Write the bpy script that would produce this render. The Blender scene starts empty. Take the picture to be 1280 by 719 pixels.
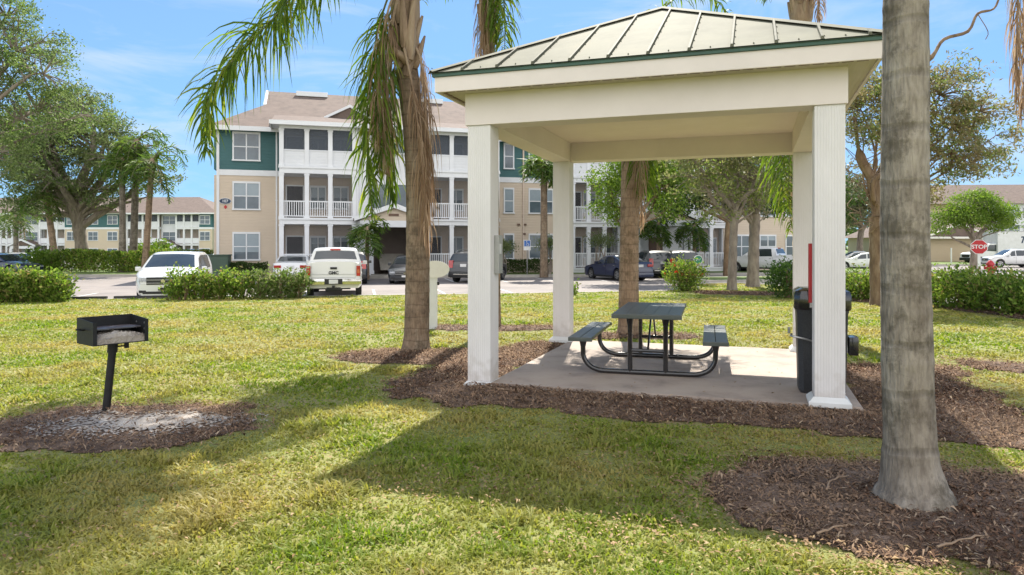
import bpy, bmesh, math, random
import numpy as np
from mathutils import Vector, Matrix
random.seed(7); rng = np.random.default_rng(11)
S = bpy.context.scene
COL = S.collection
PI = math.pi
FPX = 886.0; CZ = 1.65
def at(px, py, Y):      # a direction seen from the eye point, at depth Y -> world point
    return Vector(((px-640)/FPX*Y, Y, CZ+(308-py)/FPX*Y))
def gx(px, Y): return (px-640)/FPX*Y

# ------------------------------------------------------------------ materials
def newmat(name):
    m = bpy.data.materials.new(name); m.use_nodes = True
    nt = m.node_tree; nt.nodes.clear()
    out = nt.nodes.new('ShaderNodeOutputMaterial')
    return m, nt, out
def ramp(nt, stops):
    r = nt.nodes.new('ShaderNodeValToRGB')
    e = r.color_ramp.elements
    while len(e) < len(stops): e.new(.5)
    for el, (p, c) in zip(e, stops):
        el.position = p; el.color = (c[0], c[1], c[2], 1)
    return r
def mat(name, c1, c2=None, scale=5, rough=.6, metal=0, bump=0, bscale=None, coat=0, spec=.5, detail=5, lines=None, stretch=None, c3=None, world=False, lstr=.5):
    """two-tone noise colour, optional bump, optional ridged lines (axis, period, depth)"""
    m, nt, out = newmat(name)
    p = nt.nodes.new('ShaderNodeBsdfPrincipled')
    p.inputs['Roughness'].default_value = rough; p.inputs['Metallic'].default_value = metal
    p.inputs['Coat Weight'].default_value = coat; p.inputs['Coat Roughness'].default_value = .05
    p.inputs['Specular IOR Level'].default_value = spec
    nt.links.new(p.outputs[0], out.inputs[0])
    if c2 is None: c2 = tuple(x*.82 for x in c1)
    if world:
        tc = nt.nodes.new('ShaderNodeNewGeometry'); vec = tc.outputs['Position']
    else:
        tc = nt.nodes.new('ShaderNodeTexCoord'); vec = tc.outputs['Object']
    if stretch:
        mp = nt.nodes.new('ShaderNodeMapping'); mp.inputs['Scale'].default_value = stretch
        nt.links.new(vec, mp.inputs[0]); nv = mp.outputs[0]
    else: nv = vec
    n = nt.nodes.new('ShaderNodeTexNoise'); n.inputs['Scale'].default_value = scale; n.inputs['Detail'].default_value = detail
    n.inputs['Roughness'].default_value = .65
    nt.links.new(nv, n.inputs['Vector'])
    st = [(.32, c2), (.68, c1)] if c3 is None else [(.3, c2), (.5, c1), (.72, c3)]
    r = ramp(nt, st); nt.links.new(n.outputs['Fac'], r.inputs[0])
    nt.links.new(r.outputs[0], p.inputs['Base Color'])
    h = None
    if bump:
        n2 = nt.nodes.new('ShaderNodeTexNoise'); n2.inputs['Scale'].default_value = bscale or scale*6; n2.inputs['Detail'].default_value = 6
        nt.links.new(nv, n2.inputs['Vector'])
        b = nt.nodes.new('ShaderNodeBump'); b.inputs['Strength'].default_value = bump; b.inputs['Distance'].default_value = .02
        nt.links.new(n2.outputs['Fac'], b.inputs['Height']); h = b
        nt.links.new(b.outputs[0], p.inputs['Normal'])
    if lines:
        ax, per, dist = lines
        sx = nt.nodes.new('ShaderNodeSeparateXYZ'); nt.links.new(vec, sx.inputs[0])
        md = nt.nodes.new('ShaderNodeMath'); md.operation = 'DIVIDE'; md.inputs[1].default_value = per
        nt.links.new(sx.outputs[ax], md.inputs[0])
        fr = nt.nodes.new('ShaderNodeMath'); fr.operation = 'FRACT'; nt.links.new(md.outputs[0], fr.inputs[0])
        pw = nt.nodes.new('ShaderNodeMath'); pw.operation = 'POWER'; pw.inputs[1].default_value = 6; nt.links.new(fr.outputs[0], pw.inputs[0])
        b = nt.nodes.new('ShaderNodeBump'); b.inputs['Strength'].default_value = lstr; b.inputs['Distance'].default_value = dist; b.invert = True
        nt.links.new(pw.outputs[0], b.inputs['Height'])
        if h: nt.links.new(h.outputs[0], b.inputs['Normal'])
        nt.links.new(b.outputs[0], p.inputs['Normal'])
    return m
def leafmat(name, cols, trans=.4, rough=.45, patch=.6, patchcol=None, spec=.4):
    spec = min(spec, .4)*.5; rough = max(rough, .5)
    """one tone per leaf (random per island) shifted by a large soft noise, thin and translucent"""
    m, nt, out = newmat(name)
    g = nt.nodes.new('ShaderNodeNewGeometry')
    r = ramp(nt, [((i+.0)/max(1, len(cols)-1), c) for i, c in enumerate(cols)])
    nt.links.new(g.outputs['Random Per Island'], r.inputs[0])
    colout = r.outputs[0]
    if patchcol:
        n = nt.nodes.new('ShaderNodeTexNoise'); n.inputs['Scale'].default_value = patch; n.inputs['Detail'].default_value = 4
        nt.links.new(g.outputs['Position'], n.inputs['Vector'])
        rr = ramp(nt, [(.40, (0, 0, 0)), (.60, (1, 1, 1))]); nt.links.new(n.outputs['Fac'], rr.inputs[0])
        mx = nt.nodes.new('ShaderNodeMix'); mx.data_type = 'RGBA'
        sc = nt.nodes.new('ShaderNodeMath'); sc.operation = 'MULTIPLY'; sc.inputs[1].default_value = .75
        nt.links.new(rr.outputs[0], sc.inputs[0]); nt.links.new(sc.outputs[0], mx.inputs[0])
        nt.links.new(colout, mx.inputs[6]); mx.inputs[7].default_value = (*patchcol, 1)
        colout = mx.outputs[2]
    p = nt.nodes.new('ShaderNodeBsdfPrincipled'); p.inputs['Roughness'].default_value = rough
    p.inputs['Specular IOR Level'].default_value = spec
    nt.links.new(colout, p.inputs['Base Color'])
    t = nt.nodes.new('ShaderNodeBsdfTranslucent')
    hs = nt.nodes.new('ShaderNodeHueSaturation'); hs.inputs['Value'].default_value = 1.5; hs.inputs['Saturation'].default_value = 1.1
    nt.links.new(colout, hs.inputs['Color']); nt.links.new(hs.outputs[0], t.inputs[0])
    mx2 = nt.nodes.new('ShaderNodeMixShader'); mx2.inputs[0].default_value = trans
    nt.links.new(p.outputs[0], mx2.inputs[1]); nt.links.new(t.outputs[0], mx2.inputs[2]); nt.links.new(mx2.outputs[0], out.inputs[0])
    return m
def screenmat(name, c, alpha):
    m, nt, out = newmat(name)
    d = nt.nodes.new('ShaderNodeBsdfPrincipled'); d.inputs['Base Color'].default_value = (*c, 1); d.inputs['Roughness'].default_value = .5
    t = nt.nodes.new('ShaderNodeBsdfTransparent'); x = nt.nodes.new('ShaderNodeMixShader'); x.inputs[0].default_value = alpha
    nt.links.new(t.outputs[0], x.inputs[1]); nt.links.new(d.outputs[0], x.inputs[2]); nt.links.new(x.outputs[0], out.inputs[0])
    return m

M = {}
def setup_mats():
    M['vinyl'] = mat('vinyl_white', (.72,.72,.71), (.62,.62,.60), 3, .45, bump=.03)
    M['vinyl_post'] = mat('vinyl_post', (.77,.745,.735), (.67,.645,.63), 2.5, .45, bump=.05, stretch=(1,1,.3))
    M['beam'] = mat('beam_paint', (.79,.71,.67), (.72,.645,.605), 1.5, .55, bump=.05)
    M['ceil'] = mat('ceiling_cream', (.86,.76,.68), (.81,.71,.63), 2, .6)
    M['roofmetal'] = mat('roof_metal', (.21,.205,.155), (.165,.162,.122), 1.1, .75, 0, bump=.08, c3=(.25,.235,.17), spec=.08)
    M['rib'] = mat('rib_metal', (.17,.165,.125), (.10,.10,.075), 6, .7, 0, spec=.1)
    M['green'] = mat('drip_green', (.03,.10,.065), (.02,.07,.045), 5, .4)
    M['slab'] = mat('concrete_slab', (.38,.31,.26), (.24,.195,.165), 1.6, .8, bump=.25, bscale=60, c3=(.43,.36,.30), detail=8)
    M['concrete'] = mat('kerb_concrete', (.48,.45,.40), (.34,.32,.28), 2, .85, bump=.2, bscale=40)
    M['asphalt'] = mat('asphalt', (.24,.21,.195), (.17,.15,.145), .35, .85, bump=.3, bscale=60, c3=(.30,.26,.24), detail=9, world=True)
    M['paint'] = mat('lane_paint', (.75,.75,.72), (.5,.5,.48), 3, .7)
    M['darktrim'] = mat('dark_kerb', (.05,.045,.04), (.03,.03,.03), 5, .8)
    M['soil'] = mat('soil_grass', (.22,.22,.06), (.26,.21,.09), 1.1, .9, bump=.5, bscale=40, c3=(.15,.20,.04), world=True, detail=9)
    M['fargrass'] = mat('far_grass', (.12,.18,.035), (.07,.11,.02), .5, .9, bump=.4, bscale=10, c3=(.18,.20,.05), world=True)
    M['mulch'] = mat('mulch_base', (.14,.085,.055), (.055,.032,.021), 5, .95, bump=1, bscale=70, c3=(.28,.20,.15), detail=9, world=True)
    M['ash'] = mat('ash', (.38,.33,.285), (.17,.135,.11), 6, .95, bump=.8, bscale=50, c3=(.52,.47,.42), detail=10)
    M['chips'] = leafmat('wood_chips', [(.04,.021,.014),(.13,.070,.043),(.19,.108,.068),(.07,.04,.025),(.27,.17,.11),(.47,.36,.25)], 0.0, .85, .9, (.30,.20,.13), spec=.15)
    M['litter'] = leafmat('leaf_litter', [(.30,.18,.09),(.40,.28,.15),(.22,.12,.05),(.48,.36,.20)], .15, .7)
    M['grass'] = leafmat('grass_blades', [(.13,.20,.022),(.19,.26,.03),(.15,.24,.022),(.25,.30,.045),(.34,.33,.09)], .42, .5, .55, (.42,.33,.12))
    M['iron'] = mat('black_iron', (.02,.02,.022), (.012,.012,.013), 12, .55, .3, bump=.1)
    M['blackpipe'] = mat('black_pipe', (.014,.014,.016), (.02,.018,.018), 12, .22, .0, coat=.6)
    M['grillplate'] = mat('grill_plate', (.16,.17,.20), (.10,.05,.03), 7, .5, .5)
    M['plastisol'] = mat('green_plastic', (.085,.095,.082), (.06,.07,.062), 8, .38, bump=.1, bscale=120)
    M['bin'] = mat('bin_plastic', (.02,.021,.024), (.05,.052,.056), 90, .5, bump=.2)
    M['steel'] = mat('steel', (.45,.45,.44), (.3,.3,.3), 9, .35, .8)
    M['greybox'] = mat('grey_box', (.40,.40,.37), (.33,.33,.31), 6, .5)
    M['red'] = mat('red_paint', (.50,.02,.025), (.36,.015,.02), 6, .4)
    M['cream'] = mat('cream_plate', (.76,.73,.67), (.69,.66,.60), 6, .5)
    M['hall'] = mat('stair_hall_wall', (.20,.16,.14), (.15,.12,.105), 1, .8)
    # building
    M['beige'] = mat('siding_beige', (.60,.495,.385), (.55,.455,.355), .6, .7, lines=(2,.18,.03))
    M['teal'] = mat('siding_teal', (.045,.13,.135), (.035,.11,.115), .6, .65, lines=(2,.18,.03))
    M['white'] = mat('trim_white', (.75,.76,.78), (.68,.69,.71), 1, .55)
    M['whiteside'] = mat('siding_white', (.70,.71,.73), (.64,.65,.67), .6, .6, lines=(2,.18,.02))
    M['backwall'] = mat('porch_wall', (.66,.54,.44), (.60,.49,.40), .6, .7, lines=(2,.18,.03))
    M['shingle'] = mat('shingle', (.15,.108,.088), (.10,.073,.06), 1.8, .9, bump=.4, bscale=25, c3=(.18,.132,.108), lines=(2,.14,.03), detail=8)
    M['pane'] = mat('window_glass', (.10,.14,.17), (.05,.07,.09), .8, .12, .0, spec=.8)
    M['blind'] = mat('window_blind', (.30,.36,.40), (.22,.27,.31), .5, .15, spec=.6, lines=(2,.05,.01))
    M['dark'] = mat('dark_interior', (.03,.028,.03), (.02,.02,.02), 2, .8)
    M['door'] = mat('door_brown', (.16,.09,.06), (.12,.07,.05), 2, .6)
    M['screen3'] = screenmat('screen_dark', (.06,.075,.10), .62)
    M['screen'] = screenmat('screen_mesh', (.10,.10,.11), .14)
    M['farbeige'] = mat('far_beige', (.60,.50,.37), (.55,.46,.34), .3, .7)
    M['navy'] = mat('sign_navy', (.015,.04,.09), (.012,.03,.07), 3, .4)
    M['blue'] = mat('sign_blue', (.03,.14,.45), (.03,.12,.4), 3, .4)
    M['signgreen'] = mat('sign_green', (.03,.22,.12), (.03,.2,.1), 3, .4)
    M['tan'] = mat('garage_tan', (.50,.40,.28), (.46,.36,.25), .4, .75)
    M['utility'] = mat('utility_green', (.05,.09,.06), (.04,.075,.05), 3, .5)
    # vehicles
    M['tyre'] = mat('tyre', (.018,.018,.018), (.012,.012,.012), 20, .8)
    M['rim'] = mat('rim_alloy', (.45,.45,.46), (.3,.3,.3), 6, .3, .8)
    M['carglass'] = mat('car_glass', (.02,.025,.03), (.035,.045,.05), .8, .04, spec=.9)
    M['chrome'] = mat('chrome', (.7,.7,.68), (.6,.6,.55), 4, .12, 1)
    M['blacktrim'] = mat('black_trim', (.015,.015,.016), (.012,.012,.012), 9, .5)
    M['tail'] = mat('tail_lamp', (.45,.02,.015), (.3,.012,.01), 9, .15, coat=1)
    M['amber'] = mat('amber_lamp', (.5,.16,.06), (.45,.1,.04), 9, .15, coat=1)
    M['head'] = mat('head_lamp', (.45,.47,.5), (.15,.16,.17), 14, .1, coat=1)
    for nm, c in (('paint_white',(.74,.74,.73)),('paint_black',(.012,.013,.016)),('paint_grey',(.035,.038,.045)),('paint_navy',(.012,.02,.06)),('paint_pearl',(.68,.67,.63))):
        M[nm] = mat('car_'+nm, c, tuple(x*.94 for x in c), 1, .3, coat=1)
    # vegetation
    M['bark_oak'] = mat('oak_bark', (.23,.19,.15), (.11,.09,.07), 5, .9, bump=.8, bscale=25, stretch=(1,1,.35), c3=(.32,.28,.22))
    M['bark_brown'] = mat('brown_bark', (.20,.13,.075), (.09,.055,.035), 5, .9, bump=1, bscale=20, stretch=(1,1,.35), c3=(.30,.22,.14))
    M['palm_brown'] = palmtrunk('palm_trunk_brown', (.26,.19,.13), (.13,.095,.07), (.34,.29,.22), 11)
    M['palm_grey'] = palmtrunk('palm_trunk_grey', (.27,.235,.195), (.13,.105,.085), (.38,.34,.29), 6, .42)
    M['palm_tan'] = palmtrunk('palm_trunk_tan', (.34,.24,.17), (.21,.145,.10), (.40,.30,.22), 12)
    M['boot'] = mat('palm_boot', (.30,.21,.14), (.14,.09,.06), 6, .9, bump=.8, bscale=30, stretch=(1,1,.15), c3=(.42,.33,.23))
    M['frond'] = leafmat('frond_green', [(.06,.10,.018),(.11,.18,.025),(.17,.24,.035),(.08,.14,.022),(.30,.32,.06)], .5, .35, spec=.6)
    M['frond_far'] = leafmat('frond_far', [(.06,.11,.025),(.11,.18,.035),(.17,.23,.05)], .45, .45)
    M['frond_dead'] = leafmat('frond_dead', [(.30,.20,.13),(.44,.32,.22),(.24,.15,.095),(.56,.44,.32)], .38, .7, spec=.2)
    M['stalk'] = mat('frond_stalk', (.16,.17,.05), (.10,.10,.035), 5, .5)
    M['leaf_oak'] = leafmat('oak_leaves', [(.05,.085,.03),(.10,.14,.05),(.15,.20,.07),(.07,.11,.04),(.23,.25,.12)], .45, .4, .25, (.17,.20,.08))
    M['leaf_grey'] = leafmat('grey_leaves', [(.10,.13,.06),(.16,.19,.09),(.23,.25,.13),(.13,.15,.08)], .4, .5, .3, (.20,.16,.11))
    M['leaf_gnarl'] = leafmat('gnarled_tree_leaves', [(.08,.13,.03),(.15,.21,.05),(.24,.31,.09),(.15,.13,.07),(.30,.27,.14)], .48, .4, 1.4, (.25,.19,.11))
    M['leaf_bright'] = leafmat('bright_leaves', [(.09,.16,.025),(.15,.23,.035),(.11,.19,.03),(.22,.28,.06)], .45, .4)
    M['leaf_mix'] = leafmat('mixed_leaves', [(.10,.15,.035),(.18,.25,.06),(.28,.36,.09),(.25,.22,.12),(.15,.19,.06)], .48, .4, .8, (.20,.19,.10))
    M['leaf_hedge'] = leafmat('hedge_leaves', [(.05,.09,.018),(.10,.17,.028),(.17,.26,.04),(.26,.34,.075),(.22,.16,.07)], .45, .3, spec=.6)
    M['leaf_dark'] = leafmat('dark_leaves', [(.03,.055,.015),(.05,.09,.02),(.08,.12,.03)], .3, .45)
    M['flower'] = leafmat('red_flowers', [(.5,.05,.03),(.6,.1,.05)], .3, .5)
    M['root'] = mat('root_tan', (.36,.25,.16), (.25,.17,.11), 12, .8)
def palmtrunk(name, c1, c2, c3, rings, ringc=.4):
    m, nt, out = newmat(name)
    p = nt.nodes.new('ShaderNodeBsdfPrincipled'); p.inputs['Roughness'].default_value = .9; p.inputs['Specular IOR Level'].default_value = .2
    nt.links.new(p.outputs[0], out.inputs[0])
    tc = nt.nodes.new('ShaderNodeTexCoord')
    mp = nt.nodes.new('ShaderNodeMapping'); mp.inputs['Scale'].default_value = (1, 1, .55); nt.links.new(tc.outputs['Object'], mp.inputs[0])
    n = nt.nodes.new('ShaderNodeTexNoise'); n.inputs['Scale'].default_value = 4; n.inputs['Detail'].default_value = 9; n.inputs['Roughness'].default_value = .7
    nt.links.new(mp.outputs[0], n.inputs['Vector'])
    r = ramp(nt, [(.30, c2), (.5, c1), (.72, c3)]); nt.links.new(n.outputs['Fac'], r.inputs[0])
    w = nt.nodes.new('ShaderNodeTexWave'); w.bands_direction = 'Z'; w.inputs['Scale'].default_value = rings*.05*3.1; w.inputs['Distortion'].default_value = 1.6
    w.inputs['Detail'].default_value = 3; w.inputs['Detail Scale'].default_value = 2.0
    nt.links.new(tc.outputs['Object'], w.inputs['Vector'])
    wr = ramp(nt, [(0, (.45,.45,.45)), (.06, (1,1,1))]); nt.links.new(w.outputs['Fac'], wr.inputs[0])
    mx = nt.nodes.new('ShaderNodeMix'); mx.data_type = 'RGBA'; mx.blend_type = 'MULTIPLY'; mx.inputs[0].default_value = ringc
    nt.links.new(r.outputs[0], mx.inputs[6]); nt.links.new(wr.outputs[0], mx.inputs[7])
    # lichen / dark stains
    n3 = nt.nodes.new('ShaderNodeTexNoise'); n3.inputs['Scale'].default_value = 3.4; n3.inputs['Detail'].default_value = 8; n3.inputs['Roughness'].default_value = .75
    nt.links.new(tc.outputs['Object'], n3.inputs['Vector'])
    r3 = ramp(nt, [(.50, (0,0,0)), (.60, (1,1,1))]); nt.links.new(n3.outputs['Fac'], r3.inputs[0])
    mx2 = nt.nodes.new('ShaderNodeMix'); mx2.data_type = 'RGBA'
    sc = nt.nodes.new('ShaderNodeMath'); sc.operation = 'MULTIPLY'; sc.inputs[1].default_value = .75
    nt.links.new(r3.outputs[0], sc.inputs[0]); nt.links.new(sc.outputs[0], mx2.inputs[0])
    nt.links.new(mx.outputs[2], mx2.inputs[6]); mx2.inputs[7].default_value = (c2[0]*.8, c2[1]*.85, c2[2]*.8, 1)
    nt.links.new(mx2.outputs[2], p.inputs['Base Color'])
    n2 = nt.nodes.new('ShaderNodeTexNoise'); n2.inputs['Scale'].default_value = 30; n2.inputs['Detail'].default_value = 6
    mp2 = nt.nodes.new('ShaderNodeMapping'); mp2.inputs['Scale'].default_value = (1.5, 1.5, .3); nt.links.new(tc.outputs['Object'], mp2.inputs[0])
    nt.links.new(mp2.outputs[0], n2.inputs['Vector'])
    b = nt.nodes.new('ShaderNodeBump'); b.inputs['Strength'].default_value = 1.0; b.inputs['Distance'].default_value = .02
    nt.links.new(n2.outputs['Fac'], b.inputs['Height'])
    rs = ramp(nt, [(.36, (.62,.60,.58)), (.6, (1.12,1.12,1.1))]); nt.links.new(n2.outputs['Fac'], rs.inputs[0]); ms = nt.nodes.new('ShaderNodeMix'); ms.data_type = 'RGBA'; ms.blend_type = 'MULTIPLY'; ms.inputs[0].default_value = .55
    nt.links.new(mx2.outputs[2], ms.inputs[6]); nt.links.new(rs.outputs[0], ms.inputs[7]); nt.links.new(ms.outputs[2], p.inputs['Base Color'])
    b2 = nt.nodes.new('ShaderNodeBump'); b2.inputs['Strength'].default_value = .45; b2.inputs['Distance'].default_value = .02
    nt.links.new(wr.outputs[0], b2.inputs['Height']); nt.links.new(b.outputs[0], b2.inputs['Normal'])
    nt.links.new(b2.outputs[0], p.inputs['Normal'])
    return m

# ------------------------------------------------------------------ object helpers
def tag(o, label=None, cat=None, group=None, kind=None):
    if label: o['label'] = label
    if cat: o['category'] = cat
    if group: o['group'] = group
    if kind: o['kind'] = kind
    return o
def empty(name, loc=(0,0,0), rz=0, label=None, cat=None, group=None):
    o = bpy.data.objects.new(name, None); COL.objects.link(o)
    o.location = loc; o.rotation_euler = (0, 0, rz); o.empty_display_size = .2
    return tag(o, label, cat, group)
def link(name, me, m, parent=None, smooth=False):
    if m is not None:
        for mm in (m if isinstance(m, (list, tuple)) else [m]): me.materials.append(mm)
    if smooth:
        me.shade_smooth(); me.set_sharp_from_angle(angle=math.radians(38))
    o = bpy.data.objects.new(name, me); COL.objects.link(o)
    if parent is not None: o.parent = parent
    return o
def copy_tree(o, parent=None):
    c = o.copy(); COL.objects.link(c); c.parent = parent
    for ch in list(o.children): copy_tree(ch, c)
    return c
class MB:
    def __init__(s): s.v = []; s.f = []; s.mi = []; s.cur = 0
    def add(s, vs, fs):
        b = len(s.v); s.v += [tuple(v) for v in vs]
        for f in fs: s.f.append(tuple(b+i for i in f)); s.mi.append(s.cur)
        return s
    def box(s, x0, x1, y0, y1, z0, z1):
        return s.add([(x0,y0,z0),(x1,y0,z0),(x1,y1,z0),(x0,y1,z0),(x0,y0,z1),(x1,y0,z1),(x1,y1,z1),(x0,y1,z1)],
                     [(0,3,2,1),(4,5,6,7),(0,1,5,4),(1,2,6,5),(2,3,7,6),(3,0,4,7)])
    def bbox(s, x0, x1, y0, y1, z0, z1, b=.01):     # box with bevelled edges
        bm = bmesh.new(); bmesh.ops.create_cube(bm, size=1)
        for v in bm.verts:
            v.co = Vector(((x0+x1)/2+v.co.x*(x1-x0), (y0+y1)/2+v.co.y*(y1-y0), (z0+z1)/2+v.co.z*(z1-z0)))
        b = min(b, .45*min(x1-x0, y1-y0, z1-z0))
        bmesh.ops.bevel(bm, geom=bm.edges[:], offset=b, segments=2, affect='EDGES', profile=.7)
        bm.verts.ensure_lookup_table(); idx = {v: i for i, v in enumerate(bm.verts)}
        s.add([v.co[:] for v in bm.verts], [tuple(idx[v] for v in f.verts) for f in bm.faces]); bm.free()
        return s
    def prism(s, poly, axis, a, b):                 # poly: 2D list; axis 'x'|'y'|'z'
        n = len(poly)
        def mk(p, t):
            return {'x': (t, p[0], p[1]), 'y': (p[0], t, p[1]), 'z': (p[0], p[1], t)}[axis]
        vs = [mk(p, a) for p in poly]+[mk(p, b) for p in poly]
        fs = [tuple(range(n)), tuple(range(2*n-1, n-1, -1))]+[(i, (i+1) % n, n+(i+1) % n, n+i) for i in range(n)]
        return s.add(vs, fs)
    def tube(s, pts, r, n=8, cap=True):
        pts = [Vector(p) for p in pts]; k = len(pts)
        rr = r if isinstance(r, (list, tuple)) else [r]*k
        up = None; rings = []; vs = []
        for i, p in enumerate(pts):
            d = (pts[min(i+1, k-1)]-pts[max(i-1, 0)])
            if d.length < 1e-9: d = Vector((0,0,1))
            d.normalize()
            if up is None: up = Vector((1,0,0)) if abs(d.x) < .9 else Vector((0,1,0))
            a = up-d*up.dot(d)
            if a.length < 1e-6: a = d.orthogonal()
            a.normalize(); up = a; b = d.cross(a)
            for j in range(n):
                t = 2*PI*j/n; vs.append(p+(a*math.cos(t)+b*math.sin(t))*rr[i])
        fs = [(i*n+j, i*n+(j+1) % n, (i+1)*n+(j+1) % n, (i+1)*n+j) for i in range(k-1) for j in range(n)]
        if cap: fs += [tuple(range(n-1, -1, -1)), tuple((k-1)*n+j for j in range(n))]
        return s.add(vs, fs)
    def cyl(s, c, axis, r, h, n=20, r2=None):
        c = Vector(c); ax = {'x': Vector((1,0,0)), 'y': Vector((0,1,0)), 'z': Vector((0,0,1))}[axis]
        return s.tube([c-ax*h/2, c+ax*h/2], [r, r if r2 is None else r2], n)
    def build(s, name, m, parent=None, smooth=False):
        me = bpy.data.meshes.new(name); me.from_pydata(s.v, [], s.f)
        if isinstance(m, (list, tuple)): me.polygons.foreach_set('material_index', s.mi)
        me.update()
        return link(name, me, m, parent, smooth)
def npmesh(name, verts, counts, loops, m, parent=None, smooth=False):
    """verts (N,3); counts: verts per face (F,), loops: flat indices"""
    me = bpy.data.meshes.new(name)
    me.vertices.add(len(verts)); me.vertices.foreach_set('co', np.asarray(verts, np.float32).ravel())
    me.loops.add(len(loops)); me.loops.foreach_set('vertex_index', np.asarray(loops, np.int32))
    me.polygons.add(len(counts))
    st = np.concatenate([[0], np.cumsum(counts)[:-1]]).astype(np.int32)
    me.polygons.foreach_set('loop_start', st)
    me.update(calc_edges=True); me.validate()
    return link(name, me, m, parent, smooth)
def quads(name, V, m, parent=None):     # V (F,4,3)
    F = len(V); return npmesh(name, V.reshape(-1, 3), np.full(F, 4), np.arange(F*4), m, parent)
def catmull(pts, per=8):
    P = [Vector(p) for p in pts]; P = [P[0]*2-P[1]]+P+[P[-1]*2-P[-2]]; out = []
    for i in range(1, len(P)-2):
        for k in range(per):
            t = k/per; a, b, c, d = P[i-1], P[i], P[i+1], P[i+2]
            out.append(.5*((2*b)+(c-a)*t+(2*a-5*b+4*c-d)*t*t+(3*b-a-3*c+d)*t**3))
    out.append(P[-2]); return out
def vnoise(x, y, seed=0):               # smooth value noise, numpy
    x = np.asarray(x, float); y = np.asarray(y, float)
    xi = np.floor(x).astype(np.int64); yi = np.floor(y).astype(np.int64); xf = x-xi; yf = y-yi
    def h(a, b):
        n = (a*374761393+b*668265263+seed*974634777) & 0x7fffffff
        n = ((n ^ (n >> 13))*1274126177) & 0x7fffffff
        return ((n ^ (n >> 16)) & 0xffff)/65535.0
    u = xf*xf*(3-2*xf); v = yf*yf*(3-2*yf)
    return (h(xi, yi)*(1-u)+h(xi+1, yi)*u)*(1-v)+(h(xi, yi+1)*(1-u)+h(xi+1, yi+1)*u)*v
def fbm(x, y, seed=0):
    return .55*vnoise(x, y, seed)+.3*vnoise(x*2.1, y*2.1, seed+1)+.15*vnoise(x*4.3, y*4.3, seed+2)
def text_mesh(txt, size, depth=.004, shear=0, bold=0):
    cu = bpy.data.curves.new('lettering', 'FONT'); cu.body = txt; cu.size = size; cu.extrude = depth; cu.shear = shear
    cu.align_x = 'CENTER'; cu.align_y = 'CENTER'; cu.offset = bold
    o = bpy.data.objects.new('lettering', cu); COL.objects.link(o)
    bpy.context.view_layer.update()
    me = bpy.data.meshes.new_from_object(o.evaluated_get(bpy.context.evaluated_depsgraph_get()))
    bpy.data.objects.remove(o); bpy.data.curves.remove(cu)
    return me
def text_part(name, txt, size, m, parent, mtx, depth=.004, shear=0, bold=0):
    me = text_mesh(txt, size, depth, shear, bold); me.materials.clear(); me.transform(mtx)
    return link(name, me, m, parent)
setup_mats()
def add_dirt(m, z1, col, amt):
    nt = m.node_tree; p = [n for n in nt.nodes if n.type == 'BSDF_PRINCIPLED'][0]; src = p.inputs['Base Color'].links[0].from_socket
    tc = nt.nodes.new('ShaderNodeTexCoord'); sp = nt.nodes.new('ShaderNodeSeparateXYZ'); nt.links.new(tc.outputs['Object'], sp.inputs[0])
    n = nt.nodes.new('ShaderNodeTexNoise'); n.inputs['Scale'].default_value = 9; n.inputs['Detail'].default_value = 8; nt.links.new(tc.outputs['Object'], n.inputs['Vector'])
    a = nt.nodes.new('ShaderNodeMath'); a.operation = 'MULTIPLY_ADD'; a.inputs[1].default_value = 1.1; nt.links.new(n.outputs['Fac'], a.inputs[0]); nt.links.new(sp.outputs[2], a.inputs[2])
    r = nt.nodes.new('ShaderNodeMapRange'); r.inputs['From Min'].default_value = z1+.62; r.inputs['From Max'].default_value = .35; r.inputs['To Max'].default_value = amt; nt.links.new(a.outputs[0], r.inputs['Value'])
    x = nt.nodes.new('ShaderNodeMix'); x.data_type = 'RGBA'; nt.links.new(r.outputs[0], x.inputs[0]); nt.links.new(src, x.inputs[6]); x.inputs[7].default_value = (*col, 1); nt.links.new(x.outputs[2], p.inputs['Base Color'])
add_dirt(M['vinyl_post'], .30, (.30,.24,.17), .6)
# ------------------------------------------------------------------ terrain
def lawn_z(x, y):
    v = np.asarray(y, float)-.2156*np.asarray(x, float)
    t = np.clip((v-13)/13, 0, 1); t = t*t*(3-2*t)
    return -.17*t + .03*(fbm(np.asarray(x)*.5, np.asarray(y)*.5, 5)-.5)*(1-t)
def lz(x, y): return float(lawn_z(np.array([x]), np.array([y]))[0])
LOT = -.30
E1 = Vector((.947,-.3213,0)).normalized(); E2 = Vector((.3213,.947,0)).normalized()
FLP = Vector((-.34, 8.40, 0)); SIDE = 3.75
def gz(s, t, z=0):          # gazebo frame: s along the front, t to the back
    return FLP+E1*s+E2*t+Vector((0,0,z))

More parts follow.
